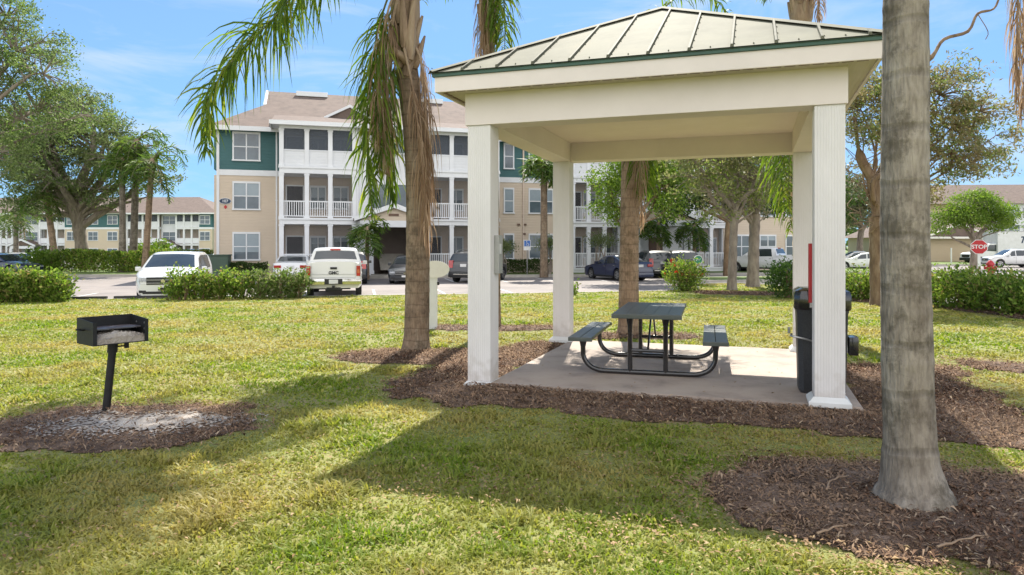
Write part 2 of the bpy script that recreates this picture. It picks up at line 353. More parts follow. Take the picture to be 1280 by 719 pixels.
# mulch beds: lists of capsules (x0,y0,x1,y1,r)
BEDS = {
 'grill': [(-4.1,6.45,-3.2,6.5,.90)],
 'gazebo': [(-1.9,10.6,-.9,10.6,.72), (-.9,8.4,.4,11.6,.62), (-.95,8.1,.0,7.9,.55), (-.2,7.85,3.6,6.55,.60), (4.2,6.6,4.8,9.0,.80), (4.7,9.4,5.4,9.4,.5)],
 'front_palm': [(2.25,4.60,3.9,4.30,.85), (1.9,4.6,2.0,4.6,.62)],
 'sign': [(-1.25,14.35,.9,14.2,.42)],
 'table_palm': [(1.6,13.1,3.0,12.9,.42)],
 'right': [(6.6,9.7,7.6,9.4,.45)],
 'hedge': [(12.0,15.5,12.2,20.5,.55), (11.8,20.5,10.9,24.0,.6)],
 'tree': [(8.0,27.5,9.6,27.0,.9)],
}
def sdf_caps(caps, x, y):
    d = np.full(np.shape(x), 1e9)
    for x0, y0, x1, y1, r in caps:
        dx, dy = x1-x0, y1-y0; L = dx*dx+dy*dy+1e-9
        t = np.clip(((x-x0)*dx+(y-y0)*dy)/L, 0, 1)
        d = np.minimum(d, np.hypot(x-x0-t*dx, y-y0-t*dy)-r)
    return d+.62*(fbm(x*1.9, y*1.9, 9)-.5)+.30*(fbm(x*6, y*6, 10)-.5)
def sdf_all(x, y):
    d = np.full(np.shape(x), 1e9)
    for c in BEDS.values(): d = np.minimum(d, sdf_caps(c, x, y))
    return d
SL0, SL1, ST0, ST1, SLZ = .12, SIDE+.30, -.16, SIDE+.12, .07     # slab extents in gazebo frame
def in_slab(x, y, pad=0):
    dx = x-FLP.x; dy = y-FLP.y
    s = dx*E1.x+dy*E1.y; t = dx*E2.x+dy*E2.y
    return (s > SL0-pad) & (s < SL1+pad) & (t > ST0-pad) & (t < ST1+pad)
LAWN_EDGE = [(-70,12.3),(-40,18.8),(-20,23.1),(-5,26.3),(3,28.05),(5.5,28.7),(6.8,29.3),(7.6,30.8),(8.2,33.2),(9.5,34.7),(11.6,35.0),(12.3,33.5),(12.2,29),(11.9,24.5),(12.6,20.5),(12.9,17),(13.2,10),(13.4,0),(13.4,-10)]
def lawn_xmax(y):   # right border
    return np.interp(y, [-10,0,10,17,20.5,24.5,29,33.5,35.2], [13.4,13.4,13.2,12.9,12.6,11.9,12.2,12.3,10.5])
def lawn_ymax(x):
    return np.interp(x, [p[0] for p in LAWN_EDGE[:11]]+[12.4,13.5], [p[1] for p in LAWN_EDGE[:11]]+[35.0,35.0])
def build_ground():
    # everything out to the horizon
    b = MB(); b.add([(-1500,-300,LOT-.03),(1500,-300,LOT-.03),(1500,2500,LOT-.03),(-1500,2500,LOT-.03)], [(0,1,2,3)])
    tag(b.build('ground', M['fargrass']), kind='structure')
    b = MB(); b.add([(-110,8,LOT),(110,8,LOT),(110,95,LOT),(-110,95,LOT)], [(0,1,2,3)])
    tag(b.build('car_park', M['asphalt']), kind='structure')
    # near lawn: warped grid
    nx, ny = 260, 220
    us = np.linspace(0, 1, nx); vs = np.linspace(0, 1, ny)
    U, V = np.meshgrid(us, vs)
    X = -70+83.4*(1-(1-U)**1.0)
    X = -70+U*83.4
    X = np.where(True, -70+83.4*(U**.6), X)
    Yb = lawn_ymax(X); Y = -10+(Yb+10)*V
    lim = lawn_xmax(Y); X = np.where(X > lim, lim, X)
    Z = lawn_z(X, Y)
    n = ny*nx; idx = np.arange(n).reshape(ny, nx)
    q = np.stack([idx[:-1,:-1], idx[:-1,1:], idx[1:,1:], idx[1:,:-1]], -1).reshape(-1, 4)
    Vt = np.stack([X.ravel(), Y.ravel(), Z.ravel()], -1)
    tag(npmesh('lawn', Vt, np.full(len(q), 4), q.ravel(), M['soil'], smooth=True), kind='structure')
    # kerb round the lawn edge
    kerb('kerb', [(x, y) for x, y in LAWN_EDGE], .16, LOT-.05, -.155)
def kerb(name, pts, w, z0, z1, side=1, m='concrete'):
    P = catmull([(x, y, 0) for x, y in pts], 6); b = MB(); L = []; R = []
    for i, p in enumerate(P):
        d = (P[min(i+1, len(P)-1)]-P[max(i-1, 0)]).normalized(); nrm = Vector((-d.y, d.x, 0))*side
        L.append(p+nrm*(w-.02)); R.append(p-nrm*.02)
    vs = []
    for l, r in zip(L, R): vs += [(l.x,l.y,z0),(l.x,l.y,z1-.02),((l.x*.9+r.x*.1),(l.y*.9+r.y*.1),z1),(r.x,r.y,z1),(r.x,r.y,z0)]
    fs = [(i*5+k, i*5+k+1, i*5+5+k+1, i*5+5+k) for i in range(len(P)-1) for k in range(4)]
    b.add(vs, fs)
    return tag(b.build(name, M[m]), kind='structure')
def island(name, poly, z, m, mk='concrete'):
    """raised planted island with a concrete kerb; poly counter-clockwise"""
    b = MB(); b.prism(poly, 'z', LOT-.02, z); tag(b.build(name, M[m]), kind='structure')
    P = poly+[poly[0]]; b = MB()
    for (x0, y0), (x1, y1) in zip(P[:-1], P[1:]):
        d = Vector((x1-x0, y1-y0, 0)).normalized(); n = Vector((d.y, -d.x, 0))
        a = Vector((x0, y0, 0))-d*.16; c = Vector((x1, y1, 0))+d*.0
        q = [a+n*.002, c+n*.002, c+n*.16, a+n*.16]
        b.prism([(p.x, p.y) for p in q], 'z', LOT-.02, z+.02)
    tag(b.build('kerb', M[mk]), kind='structure')
def build_beds():
    names = {'grill': .02, 'gazebo': .03, 'front_palm': .05, 'sign': .04, 'table_palm': .03, 'right': .03, 'hedge': .03, 'tree': .02}
    for k, caps in BEDS.items():
        A = np.array(caps); r = A[:,4].max()+.5
        x0, x1 = min(A[:,0].min(), A[:,2].min())-r, max(A[:,0].max(), A[:,2].max())+r
        y0, y1 = min(A[:,1].min(), A[:,3].min())-r, max(A[:,1].max(), A[:,3].max())+r
        c = .04 if y0 < 12 else .08
        xs = np.arange(x0, x1, c); ys = np.arange(y0, y1, c); X, Y = np.meshgrid(xs, ys)
        D = sdf_caps(caps, X, Y)
        hump = np.clip(-D/.35, 0, 1)
        Z = lawn_z(X, Y)+.006+hump*names[k]+.018*(fbm(X*9, Y*9, 21)-.4)*hump
        keep = D < 0.0
        if k in ('gazebo', 'table_palm'): keep &= ~in_slab(X, Y, -.06)
        idx = np.arange(X.size).reshape(X.shape)
        kc = keep[:-1,:-1] & keep[1:,:-1] & keep[:-1,1:] & keep[1:,1:]
        q = np.stack([idx[:-1,:-1][kc], idx[:-1,1:][kc], idx[1:,1:][kc], idx[1:,:-1][kc]], -1)
        V = np.stack([X.ravel(), Y.ravel(), Z.ravel()], -1)
        used, inv = np.unique(q, return_inverse=True)
        tag(npmesh('mulch_bed', V[used], np.full(len(q), 4), inv.ravel(), M['mulch'], smooth=True), kind='structure')
    # pale ash spilled under the grill
    xs = np.arange(-4.6, -2.0, .022); ys = np.arange(5.6, 7.3, .022); X, Y = np.meshgrid(xs, ys)
    D = np.hypot((X+3.40)/.92, (Y-6.48)/.46)-1+1.1*(fbm(X*3, Y*3, 31)-.5)
    Z = lawn_z(X, Y)+.032+.018*(fbm(X*9, Y*9, 21)-.4)+np.clip(-D, 0, 1)*.012
    idx = np.arange(X.size).reshape(X.shape); kc = (D+.9*(rng.random(D.shape)-.5)*(D > -.8) < -.25)[:-1,:-1]
    q = np.stack([idx[:-1,:-1][kc], idx[:-1,1:][kc], idx[1:,1:][kc], idx[1:,:-1][kc]], -1)
    V = np.stack([X.ravel(), Y.ravel(), Z.ravel()], -1); used, inv = np.unique(q, return_inverse=True)
    tag(npmesh('ash_patch', V[used], np.full(len(q), 4), inv.ravel(), M['ash'], smooth=True), 'pale grey ash spilled on the mulch under the charcoal grill', 'ash', kind='stuff')
def wedge(n, y0, y1, pw, pad=1.12):
    """random ground points in the part of the lawn the place is seen from; density falls as Y**-pw"""
    e = 2-pw; u = rng.random(n); Y = (y0**e+u*(y1**e-y0**e))**(1/e)
    X = (rng.random(n)*2-1)*pad*Y
    return X, Y
def build_grass():
    X, Y = wedge(760000, 2.4, 36, 1.55)
    ok = (Y < lawn_ymax(X)-.05) & (X < lawn_xmax(Y)-.02)
    X, Y = X[ok], Y[ok]
    D = sdf_all(X, Y)
    thin = fbm(X*1.3, Y*1.3, 41); thin2 = fbm(X*5, Y*5, 42)
    pk = np.clip((D+.09)/.18, 0, 1)*np.clip(.45+1.0*(thin2*.6+thin*.6-.25), .25, 1)
    pk = np.maximum(pk, .02+.16*np.clip((fbm(X*3.2, Y*3.2, 47)-.58)*8, 0, 1)*(D > -.45))
    ok = (rng.random(len(X)) < pk) & ~in_slab(X, Y, .015)
    X, Y, D, thin, thin2 = X[ok], Y[ok], D[ok], thin[ok], thin2[ok]
    # clumping
    n = len(X); ang = rng.random(n)*2*PI; lean = rng.random(n)**.7*1.05
    hgt = (.018+.05*rng.random(n)**1.3)*(.35+1.3*thin2**1.3)*(.7+.7*thin)*np.clip(.45+D*1.2, .4, 1)
    hgt *= .80*(1+.005*Y)*(1+.9*np.clip((fbm(X*2.6, Y*2.6, 44)-.60)*8, 0, 1))
    far = np.clip((Y-9)/16, 0, 1); hgt *= 1-.25*far
    w = .0035+.0009*Y*(.6+.8*rng.random(n))
    dx, dy = np.cos(ang), np.sin(ang); px, py = -dy, dx
    Z = lawn_z(X, Y)-.004
    def pt(f, off, side):
        k = off*lean*hgt*1.5
        return np.stack([X+dx*k+px*side, Y+dy*k+py*side, Z+hgt*f*(1-.25*lean*off)], -1)
    V = np.stack([pt(0, 0, -w), pt(0, 0, w), pt(.55, .35, w*.8), pt(.55, .35, -w*.8), pt(.92, 1, 0)], 1)
    base = np.arange(n)*5
    lo = np.concatenate([np.stack([base, base+1, base+2, base+3], -1).ravel(), np.stack([base+3, base+2, base+4], -1).ravel()])
    cnt = np.concatenate([np.full(n, 4), np.full(n, 3)])
    o = npmesh('grass', V.reshape(-1, 3), cnt, lo, M['grass'])
    tag(o, 'short yellow green lawn grass with dry patches', 'grass', kind='stuff')
def scatter_flat(name, n, X, Y, Z, ln, wd, m, label, cat, tilt=.5):
    n = len(X); a = rng.random(n)*2*PI; t = (rng.random(n)-.5)*2*tilt; r = (rng.random(n)-.5)*1.2*tilt
    ux = np.stack([np.cos(a)*np.cos(t), np.sin(a)*np.cos(t), np.sin(t)], -1)
    uy = np.stack([-np.sin(a), np.cos(a), r], -1)
    c = np.stack([X, Y, Z], -1); L = (ln/2)[:,None]; W = (wd/2)[:,None]
    up = np.array([0,0,1.]); k = (rng.random(n)*.25*ln)[:,None]
    j = rng.random((n,4))*.5+.6
    V = np.stack([c-ux*L*j[:,:1]-uy*W*.6, c-uy*W*j[:,1:2]+up*k, c+ux*L*j[:,2:3]+uy*W*.3, c+uy*W*j[:,3:4]+up*k], 1)
    return tag(quads(name, V, m), label, cat, kind='stuff')
def build_litter():
    # wood chips in the beds
    XX = []; YY = []
    for k_, caps in BEDS.items():
        A_ = np.array(caps); r_ = A_[:,4].max()+.3; x0, x1 = min(A_[:,0].min(), A_[:,2].min())-r_, max(A_[:,0].max(), A_[:,2].max())+r_
        y0, y1 = min(A_[:,1].min(), A_[:,3].min())-r_, max(A_[:,1].max(), A_[:,3].max())+r_
        n_ = int((x1-x0)*(y1-y0)*{'front_palm': 5200, 'grill': 1700, 'gazebo': 2600}.get(k_, 900)); XX.append(x0+rng.random(n_)*(x1-x0)); YY.append(y0+rng.random(n_)*(y1-y0))
    X = np.concatenate(XX); Y = np.concatenate(YY)
    D = sdf_all(X, Y); ok = (((D < .0) & (rng.random(len(X)) < .45+.9*fbm(X*2.5, Y*2.5, 71))) | ((D < .30) & (rng.random(len(X)) < .24*np.clip(1-D/.3, 0, 1)**1.5)))
    ok &= ~((np.hypot((X+3.40)/.8, (Y-6.48)/.42) < 1) & (rng.random(len(X)) < .8)) & ~in_slab(X, Y, .0)
    X, Y, D = X[ok], Y[ok], D[ok]
    Z = lawn_z(X, Y)+.012+np.clip(-D/.35, 0, 1)*.035+rng.random(len(X))*.02
    n = len(X); ln = .014+.085*rng.random(n)**2.6; wd = .005+.016*rng.random(n)**1.5; s = 1+.05*np.clip(Y-5, 0, 20)
    scatter_flat('wood_chips', n, X, Y, Z, ln*s, wd*s, M['chips'], 'dark brown shredded wood mulch covering the beds', 'mulch', .7)
    # fallen leaves, mainly in the foreground and right hand grass
    X, Y = wedge(46000, 2.9, 16, 1.4)
    p = np.clip(fbm(X*.6+3, Y*.6, 51)*2.2-.75, 0.05, 1)*np.where(Y < 7, 1, .55)*np.where((X > -1) & (Y < 5.6), 1.9, 1)
    sl = in_slab(X, Y, -.03); ok = (rng.random(len(X)) < np.where(sl, .03, p)) & (sl | ~in_slab(X, Y, .03)); X, Y, sl = X[ok], Y[ok], sl[ok]; n = len(X)
    scatter_flat('fallen_leaves', n, X, Y, np.where(sl, SLZ+.006, lawn_z(X, Y)+.02+rng.random(n)*.03), .02+.03*rng.random(n), .01+.014*rng.random(n), M['litter'],
                 'dry tan leaves scattered over the lawn', 'fallen leaves', .35)
    # loose sticks
    for i, pts in enumerate([[(2.25,3.75,.06),(2.45,3.83,.07),(2.62,3.92,.055)], [(1.70,3.95,.05),(1.86,4.03,.06),(1.99,4.06,.05)], [(2.95,3.8,.07),(3.1,3.93,.09),(3.3,3.94,.07)],[(2.02,4.55,.09),(2.12,4.7,.10),(2.28,4.8,.10)]]):
        b = MB(); b.tube([p+Vector((0,0,.006*math.sin(j*2.3)))+Vector((.005*math.sin(j*1.9),0,0)) for j, p in enumerate(catmull(pts, 4))], [.0045+.0015*math.sin(j*1.3)+.002*(8-j)/8 for j in range(9)], 6)
        lab = ['thick pale stick on the mulch in front of the grey palm trunk','short pale stick left on the edge of the front mulch','curved stick on the mulch at the right of the foreground','thin forked stick on the mulch left of the grey palm trunk'][i]
        tag(b.build('stick', M['root'], smooth=True), lab, 'stick', 'sticks lying on the front mulch')
    b = MB(); p = [gz(.22,-.10,.05), gz(.12,-.22,.06), gz(.2,-.35,.055), gz(.45,-.42,.06), gz(.6,-.40,.05)]
    b.tube(catmull(p, 5), .012, 6); tag(b.build('surface_root', M['root'], smooth=True), 'tan root curling over the mulch at the foot of the left front post', 'root')

# ------------------------------------------------------------------ gazebo
def build_gazebo():
    b = MB(); P = [gz(SL0,ST0), gz(SL1,ST0), gz(SL1,ST1), gz(SL0,ST1)]
    bm = bmesh.new(); vs = [bm.verts.new((p.x, p.y, z)) for z in (-.12, SLZ) for p in P]
    for f in ((0,3,2,1),(4,5,6,7),(0,1,5,4),(1,2,6,5),(2,3,7,6),(3,0,4,7)): bm.faces.new([vs[i] for i in f])
    bmesh.ops.bevel(bm, geom=[e for e in bm.edges if all(v.co.z > 0 for v in e.verts)], offset=.012, segments=2, affect='EDGES')
    me = bpy.data.meshes.new('concrete_slab'); bm.to_mesh(me); bm.free()
    tag(link('concrete_slab', me, M['slab']), kind='structure')
    rz = math.atan2(E1.y, E1.x)
    g = empty('gazebo', FLP, rz, 'open white square gazebo with pale green metal hip roof over the picnic table', 'gazebo')
    H0, H1 = 3.05, 3.46; hw = .142
    for (s, t, z0) in ((0,0,0),(SIDE,0,SLZ),(0,SIDE,SLZ),(SIDE,SIDE,SLZ)):
        b = MB()
        # fluted vinyl sleeve
        poly = []
        nf = 11
        for k in range(4):
            c, sn = [(1,0),(0,1),(-1,0),(0,-1)][k]
            for i in range(nf):
                f0 = -hw+2*hw*i/nf
                for ff, off in ((f0+.004, 0), (f0+2*hw/nf-.005, 0), (f0+2*hw/nf-.003, -.003), (f0+2*hw/nf+.002, -.003)):
                    if i == nf-1 and off: continue
                    x, y = ff, -(hw+off)
                    poly.append((s+x*c-y*sn, t+x*sn+y*c))
        b.prism(poly, 'z', z0, H0+.01)
        p = b.build('post', M['vinyl_post'], g)
        b = MB(); w = hw+.055
        b.prism([(s-w,t-w),(s+w,t-w),(s+w,t+w),(s-w,t+w)], 'z', z0-.02, z0+.025)
        for (a0, a1) in ((w, hw+.005),):
            v0 = [(s-a0,t-a0,z0+.025),(s+a0,t-a0,z0+.025),(s+a0,t+a0,z0+.025),(s-a0,t+a0,z0+.025)]
            v1 = [(s-a1,t-a1,z0+.075),(s+a1,t-a1,z0+.075),(s+a1,t+a1,z0+.075),(s-a1,t+a1,z0+.075)]
            b.add(v0+v1, [(0,1,5,4),(1,2,6,5),(2,3,7,6),(3,0,4,7)])
        b.build('base_trim', M['vinyl'], p)
    bw = .165
    def beam(x0, x1, y0, y1): b = MB(); b.bbox(x0, x1, y0, y1, H0+.012, H1, .006); b.build('beam', M['beam'], g)
    beam(-bw, SIDE+bw, -bw, bw); beam(-bw, SIDE+bw, SIDE-bw, SIDE+bw)
    beam(-bw+.003, bw, bw+.002, SIDE-bw-.002); beam(SIDE-bw, SIDE+bw-.003, bw+.002, SIDE-bw-.002)
    b = MB(); b.box(bw+.001, SIDE-bw-.001, bw+.001, SIDE-bw-.001, H1-.10, H1-.06)
    # soffit ring outside the beams
    o = .42; b.build('ceiling_panel', M['ceil'], g)
    b = MB(); a, c = -o, SIDE+o; i0, i1 = -bw-.001, SIDE+bw+.001; z = H1-.03
    for q in ([a+.02,c-.02,a+.02,i0],[a+.02,c-.02,i1,c-.02],[a+.02,i0,i0,i1],[i1,c-.02,i0,i1]): b.box(q[0],q[1],q[2],q[3],z,z+.02)
    b.build('soffit', mat('soffit_cream', (.55,.50,.40), (.50,.45,.36), 3, .6, lines=(0,.05,.01)), g)
    # soffit vent strip = row of small dark gaps just behind the fascia
    b = MB()
    x = a+.1
    while x < c-.1:
        b.box(x, x+.10, a+.05, a+.085, z-.006, z-.001); b.box(x, x+.10, c-.085, c-.05, z-.006, z-.001)
        b.box(a+.05, a+.085, x, x+.10, z-.006, z-.001); x += .13
    b.build('soffit_vent', M['door'], g)
    f0, f1 = H1-.045, H1+.125; b = MB()
    b.bbox(a-.012, c+.012, a-.012, a+.02, f0, f1, .004); b.bbox(a-.012, c+.012, c-.02, c+.012, f0, f1, .004)
    b.bbox(a-.012, a+.02, a+.021, c-.021, f0, f1, .004); b.bbox(c-.02, c+.012, a+.021, c-.021, f0, f1, .004)
    b.build('fascia', M['beam'], g)
    b = MB(); e = o+.035
    a2, c2 = -e, SIDE+e; d0, d1 = H1+.127, H1+.170
    b.box(a2,c2,a2,a2+.05,d0,d1); b.box(a2,c2,c2-.05,c2,d0,d1); b.box(a2,a2+.05,a2+.051,c2-.051,d0,d1); b.box(c2-.05,c2,a2+.051,c2-.051,d0,d1)
    b.build('drip_edge', M['green'], g)
    mid = SIDE/2; zr = H1+.174; ap = 4.86; a3, c3 = a2-.015, c2+.015
    b = MB(); n = 12   # slightly wavy panels
    b.add([(a3,a3,zr),(c3,a3,zr),(c3,c3,zr),(a3,c3,zr),(mid,mid,ap)], [(0,1,4),(1,2,4),(2,3,4),(3,0,4)])
    b.add([(a3,a3,zr-.012),(c3,a3,zr-.012),(c3,c3,zr-.012),(a3,c3,zr-.012)], [(3,2,1,0)])
    roof = b.build('roof', M['roofmetal'], g)
    # standing ribs on the four slopes
    b = MB(); bs = MB(); half = mid-a3; sl = (ap-zr)/half; step = .415
    Rm = [Matrix.Translation((mid,mid,0)) @ Matrix.Rotation(k*PI/2, 4, 'Z') for k in range(4)]
    for k in range(4):
        for i in range(-5, 6):
            x = i*step+.12
            if abs(x) > half-.1: continue
            y0 = -half; y1 = -abs(x)-.02
            z0 = zr; z1 = zr+sl*(half+y1)
            q = []
            for (xx, h) in ((-.016,0),(-.011,.032),(.011,.032),(.016,0)):
                q += [Rm[k] @ Vector((x+xx, y0, z0+h)), Rm[k] @ Vector((x+xx, y1, z1+h))]
            b.add(q, [(0,1,3,2),(2,3,5,4),(4,5,7,6),(0,2,4,6)])
            for j in range(1, 1+int((y1-y0)/.28)):
                yy = y0+.02+j*.28-.2
                bs.cyl(Rm[k] @ Vector((x+.026, yy, zr+sl*(half+yy)+.004)), 'z', .005, .010, 6)
            bs.cyl(Rm[k] @ Vector((x+step/2, y0+.05, zr+sl*.05+.006)), 'z', .007, .012, 6)
    b.build('rib', M['rib'], roof); bs.build('screw', M['rib'], roof)
    b = MB()
    for k in range(4):
        p0 = Vector((a3,a3,zr+.018)); p1 = Vector((mid,mid,ap+.022)); R = Rm[k] @ Matrix.Translation((-mid,-mid,0))
        d = (p1-p0).normalized(); sd = Vector((d.y,-d.x,0)).normalized()
        q = [p0-sd*.075+Vector((0,0,-.02)), p0+Vector((0,0,.012)), p0+sd*.075+Vector((0,0,-.02)), p1-sd*.075+Vector((0,0,-.02)), p1+Vector((0,0,.012)), p1+sd*.075+Vector((0,0,-.02))]
        b.add([R @ v for v in q], [(0,1,4,3),(1,2,5,4)])
    b.build('hip_cap', M['roofmetal'], roof)
    # things on the posts
    b = MB(); b.bbox(hw+.002, hw+.062, -.02, .115, 1.33, 1.78, .006); bo = b.build('electrical_box', M['greybox'], g)
    b = MB(); b.box(hw+.062, hw+.07, .0, .05, 1.56, 1.68); b.build('cover_plate', M['vinyl'], bo)
    c = empty('extinguisher_cabinet', gz(SIDE, hw+.052, 1.06), rz, 'narrow red metal cabinet on the back of the right front post', 'cabinet')
    b = MB(); b.bbox(-.174, .15, -.045, .045, 0, .62, .008); bb = b.build('case', M['red'], c)
    b = MB(); b.box(-.12, .10, .046, .05, .08, .52); b.build('door', M['carglass'], c)
def build_bin():
    p = Vector((3.38, 7.76, SLZ)); r = empty('litter_bin', p, math.radians(-19), 'black speckled plastic litter bin behind the right front post', 'litter bin')
    b = MB(); n = 28; V = []; F = []
    prof = [(.215,.0),(.235,.03),(.245,.5),(.255,.86),(.262,.88),(.262,.90)]
    def ring(rad, z, k=9.0):
        out = []
        for i in range(n):
            a = 2*PI*i/n; c, s = math.cos(a), math.sin(a); m = (abs(c)**k+abs(s)**k)**(-1/k)
            out.append((rad*m*c, rad*m*s, z))
        return out
    def loft(prof, close=True):
        mb = MB(); vs = []; 
        for rad, z in prof: vs += ring(rad, z)
        k = len(prof); fs = [(i*n+j, i*n+(j+1) % n, (i+1)*n+(j+1) % n, (i+1)*n+j) for i in range(k-1) for j in range(n)]
        fs += [tuple(range(n-1,-1,-1)), tuple((k-1)*n+j for j in range(n))]
        return mb.add(vs, fs)
    loft(prof).build('body', M['bin'], r, True)
    lid = loft([(.275,.90),(.285,.92),(.285,1.06),(.27,1.10),(.22,1.13)]).build('lid', M['blackpipe'], r, True)
    b = MB(); b.box(-.13, .18, -.292, -.28, .93, 1.04); b.build('notice', M['cream'], lid)
    b = MB(); pts = [(-.30,-.1,.62),(-.315,-.27,.62),(-.2,-.30,.60),(.0,-.275,.55),(.2,-.27,.53)]
    b.tube(catmull(pts,4), .011, 6); b.tube([(-.33,-.14,.63),(-.33,-.14,.70)], .015, 6)
    b.build('clasp', M['steel'], r, True)
    b = MB(); b.bbox(.26, .36, -.18, .06, .42, .62, .03); b.build('side_handle', M['blackpipe'], r, True)

def build_table():
    r = empty('picnic_table', (1.85, 9.36, SLZ), math.radians(-15.5), 'dark green slatted picnic table on black bent pipe legs under the gazebo', 'picnic table')
    L = .93; H = .765
    b = MB()
    for k in range(5): b.bbox(-.410+k*.164, -.410+k*.164+.161, -L, L, H-.045, H, .004)
    b.bbox(-.415, .415, -L-.004, -L+.05, H-.055, H-.004, .008); b.bbox(-.415, .415, L-.05, L+.004, H-.055, H-.004, .008)
    b.build('tabletop', M['plastisol'], r)
    for s in (-1, 1):
        b = MB()
        for k in range(2): b.bbox(s*.80-.145+k*.147, s*.80-.145+k*.147+.140, -L, L, .425, .465, .008)
        b.bbox(s*.80-.148, s*.80+.148, -L-.004, -L+.04, .415, .462, .008); b.bbox(s*.80-.148, s*.80+.148, L-.04, L+.004, .415, .462, .008)
        b.build('bench_seat', M['plastisol'], r)
    for s in (-1, 1):
        y = s*.70
        pts = [(-.80,y,.42),(-.80,y,.30),(-.79,y,.19),(-.72,y,.09),(-.60,y,.04),(-.45,y,.032),(0,y,.032),(.45,y,.032),(.60,y,.04),(.72,y,.09),(.79,y,.19),(.80,y,.30),(.80,y,.42)]
        b = MB(); b.tube(catmull(pts, 4), .031, 12); 
        for q in (-.80, .80): b.bbox(q-.05, q+.05, y-.05, y+.05, .39, .424, .006); b.tube([(q,y,.33),(q,y,.42)], [.034,.052], 12)
        fr = b.build('leg_frame', M['blackpipe'], r, True)
        for x in (-.215, .215):
            b = MB(); b.tube([(x,y,.035),(x,y,.60),(x,y,.68),(x,y,.715)], [.030,.030,.045,.052], 12); b.build('leg', M['blackpipe'], r, True)
        b = MB(); b.tube([(-.36,y,.705),(.36,y,.705)], .02, 8); b.tube([(-.215,y,.30),(.215,y,.30)], .022, 8)
        b.build('crossbar', M['blackpipe'], r, True)
    for s in (-1, 1):
        b = MB(); b.tube([(0,s*.68,.30),(.0,s*.15,.70)], .013, 8); b.build('brace', M['blackpipe'], r, True)

def build_grill():
    x, y = -3.93, 6.98; z0 = lz(x, y)
    TH = math.radians(52)
    r = empty('charcoal_grill', (x, y, z0), TH, 'black iron charcoal grill with ash in its open box on a leaning pole', 'grill')
    lean = .075
    LX, LY = math.cos(-TH), math.sin(-TH)
    b = MB(); b.tube([(-.075*LX,-.075*LY,-.05),(.0,.0,.66)], .036, 14); b.build('pole', M['iron'], r, True)
    b = MB(); b.tube([(-.006*LX,-.006*LY,.60),(0,0,.70)], .046, 14); b.tube([(.03,-.02,.655),(.12,-.02,.655)], .008, 6); b.bbox(.10, .14, -.032, -.008, .63, .68, .005)
    b.build('collar', M['iron'], r, True)
    W, D, H = .255, .185, .25; zb = .70; t = .008; cx = 0.0
    f = empty  # firebox walls
    b = MB()
    b.box(cx-W, cx+W, -D, D, zb, zb+t)
    b.box(cx-W, cx+W, D-t, D, zb+t, zb+H)
    b.prism([(-D,zb+t),(D-t,zb+t),(D-t,zb+H),(-D,zb+H-.03)], 'x', cx-W, cx-W+t)
    b.prism([(-D,zb+t),(D-t,zb+t),(D-t,zb+H),(-D,zb+H-.03)], 'x', cx+W-t, cx+W)
    b.box(cx-W+.0, cx-W+.035, -D-.004, -D, zb, zb+H-.03); b.box(cx+W-.035, cx+W, -D-.004, -D, zb, zb+H-.03)
    fb = b.build('firebox', M['iron'], r)
    # height adjustment holes: pale steel discs stand in for daylight through one side wall
    b = MB()
    for yy in (-.12, .05):
        for k in range(3): b.cyl((cx+W-t-.001, yy, zb+.06+k*.06), 'x', .010, .003, 10); b.cyl((cx+W+.001, yy, zb+.06+k*.06), 'x', .010, .003, 10)
    b.build('daylight_hole', M['steel'], fb)
    b = MB(); zz = zb+.135
    b.box(cx-W+.02, cx+W-.02, -.07, D-.02, zz, zz+.006)
    for k in range(14): b.tube([(cx-W+.02, -.07+k*.0185, zz+.01),(cx+W-.02, -.07+k*.0185, zz+.01)], .004, 5)
    b.build('grate', M['grillplate'], r)
    b = MB()
    for s in (-1, 1):
        b.tube(catmull([(cx-W-.005,-.02,zz+.01),(cx-W-.05,-.02,zz+.01),(cx-W-.05,.07,zz+.01),(cx-W-.005,.07,zz+.01)],4), .007, 6)
    b.build('handle', M['iron'], r, True)
    # ash heap
    nx, ny = 44, 24; V = []; F = []
    for j in range(ny):
        for i in range(nx):
            u = -1+2*i/(nx-1); v = -1+2*j/(ny-1); X = cx+u*(W-.015); Yy = v*(D-.015)
            h = .045+.05*float(fbm(np.array([u*3+5]), np.array([v*2+5]), 3)[0])+.025*float(vnoise(np.array([u*14]), np.array([v*9]), 8)[0])
            V.append((X, Yy, zb+t+h*(.75+.5*(1-abs(u)))*(.7 if v < -.8 else 1)))
    F = [(j*nx+i, j*nx+i+1, j*nx+nx+i+1, j*nx+nx+i) for j in range(ny-1) for i in range(nx-1)]
    # skirt
    b = MB(); b.add(V, F); base = len(V)
    b.add([(x_, y_, zb+t) for x_, y_, _ in V[:nx]], []); b.f += [(i+1, i, base+i, base+i+1) for i in range(nx-1)]; b.mi += [0]*(nx-1)
    b.build('ash_heap', M['ash'], r)
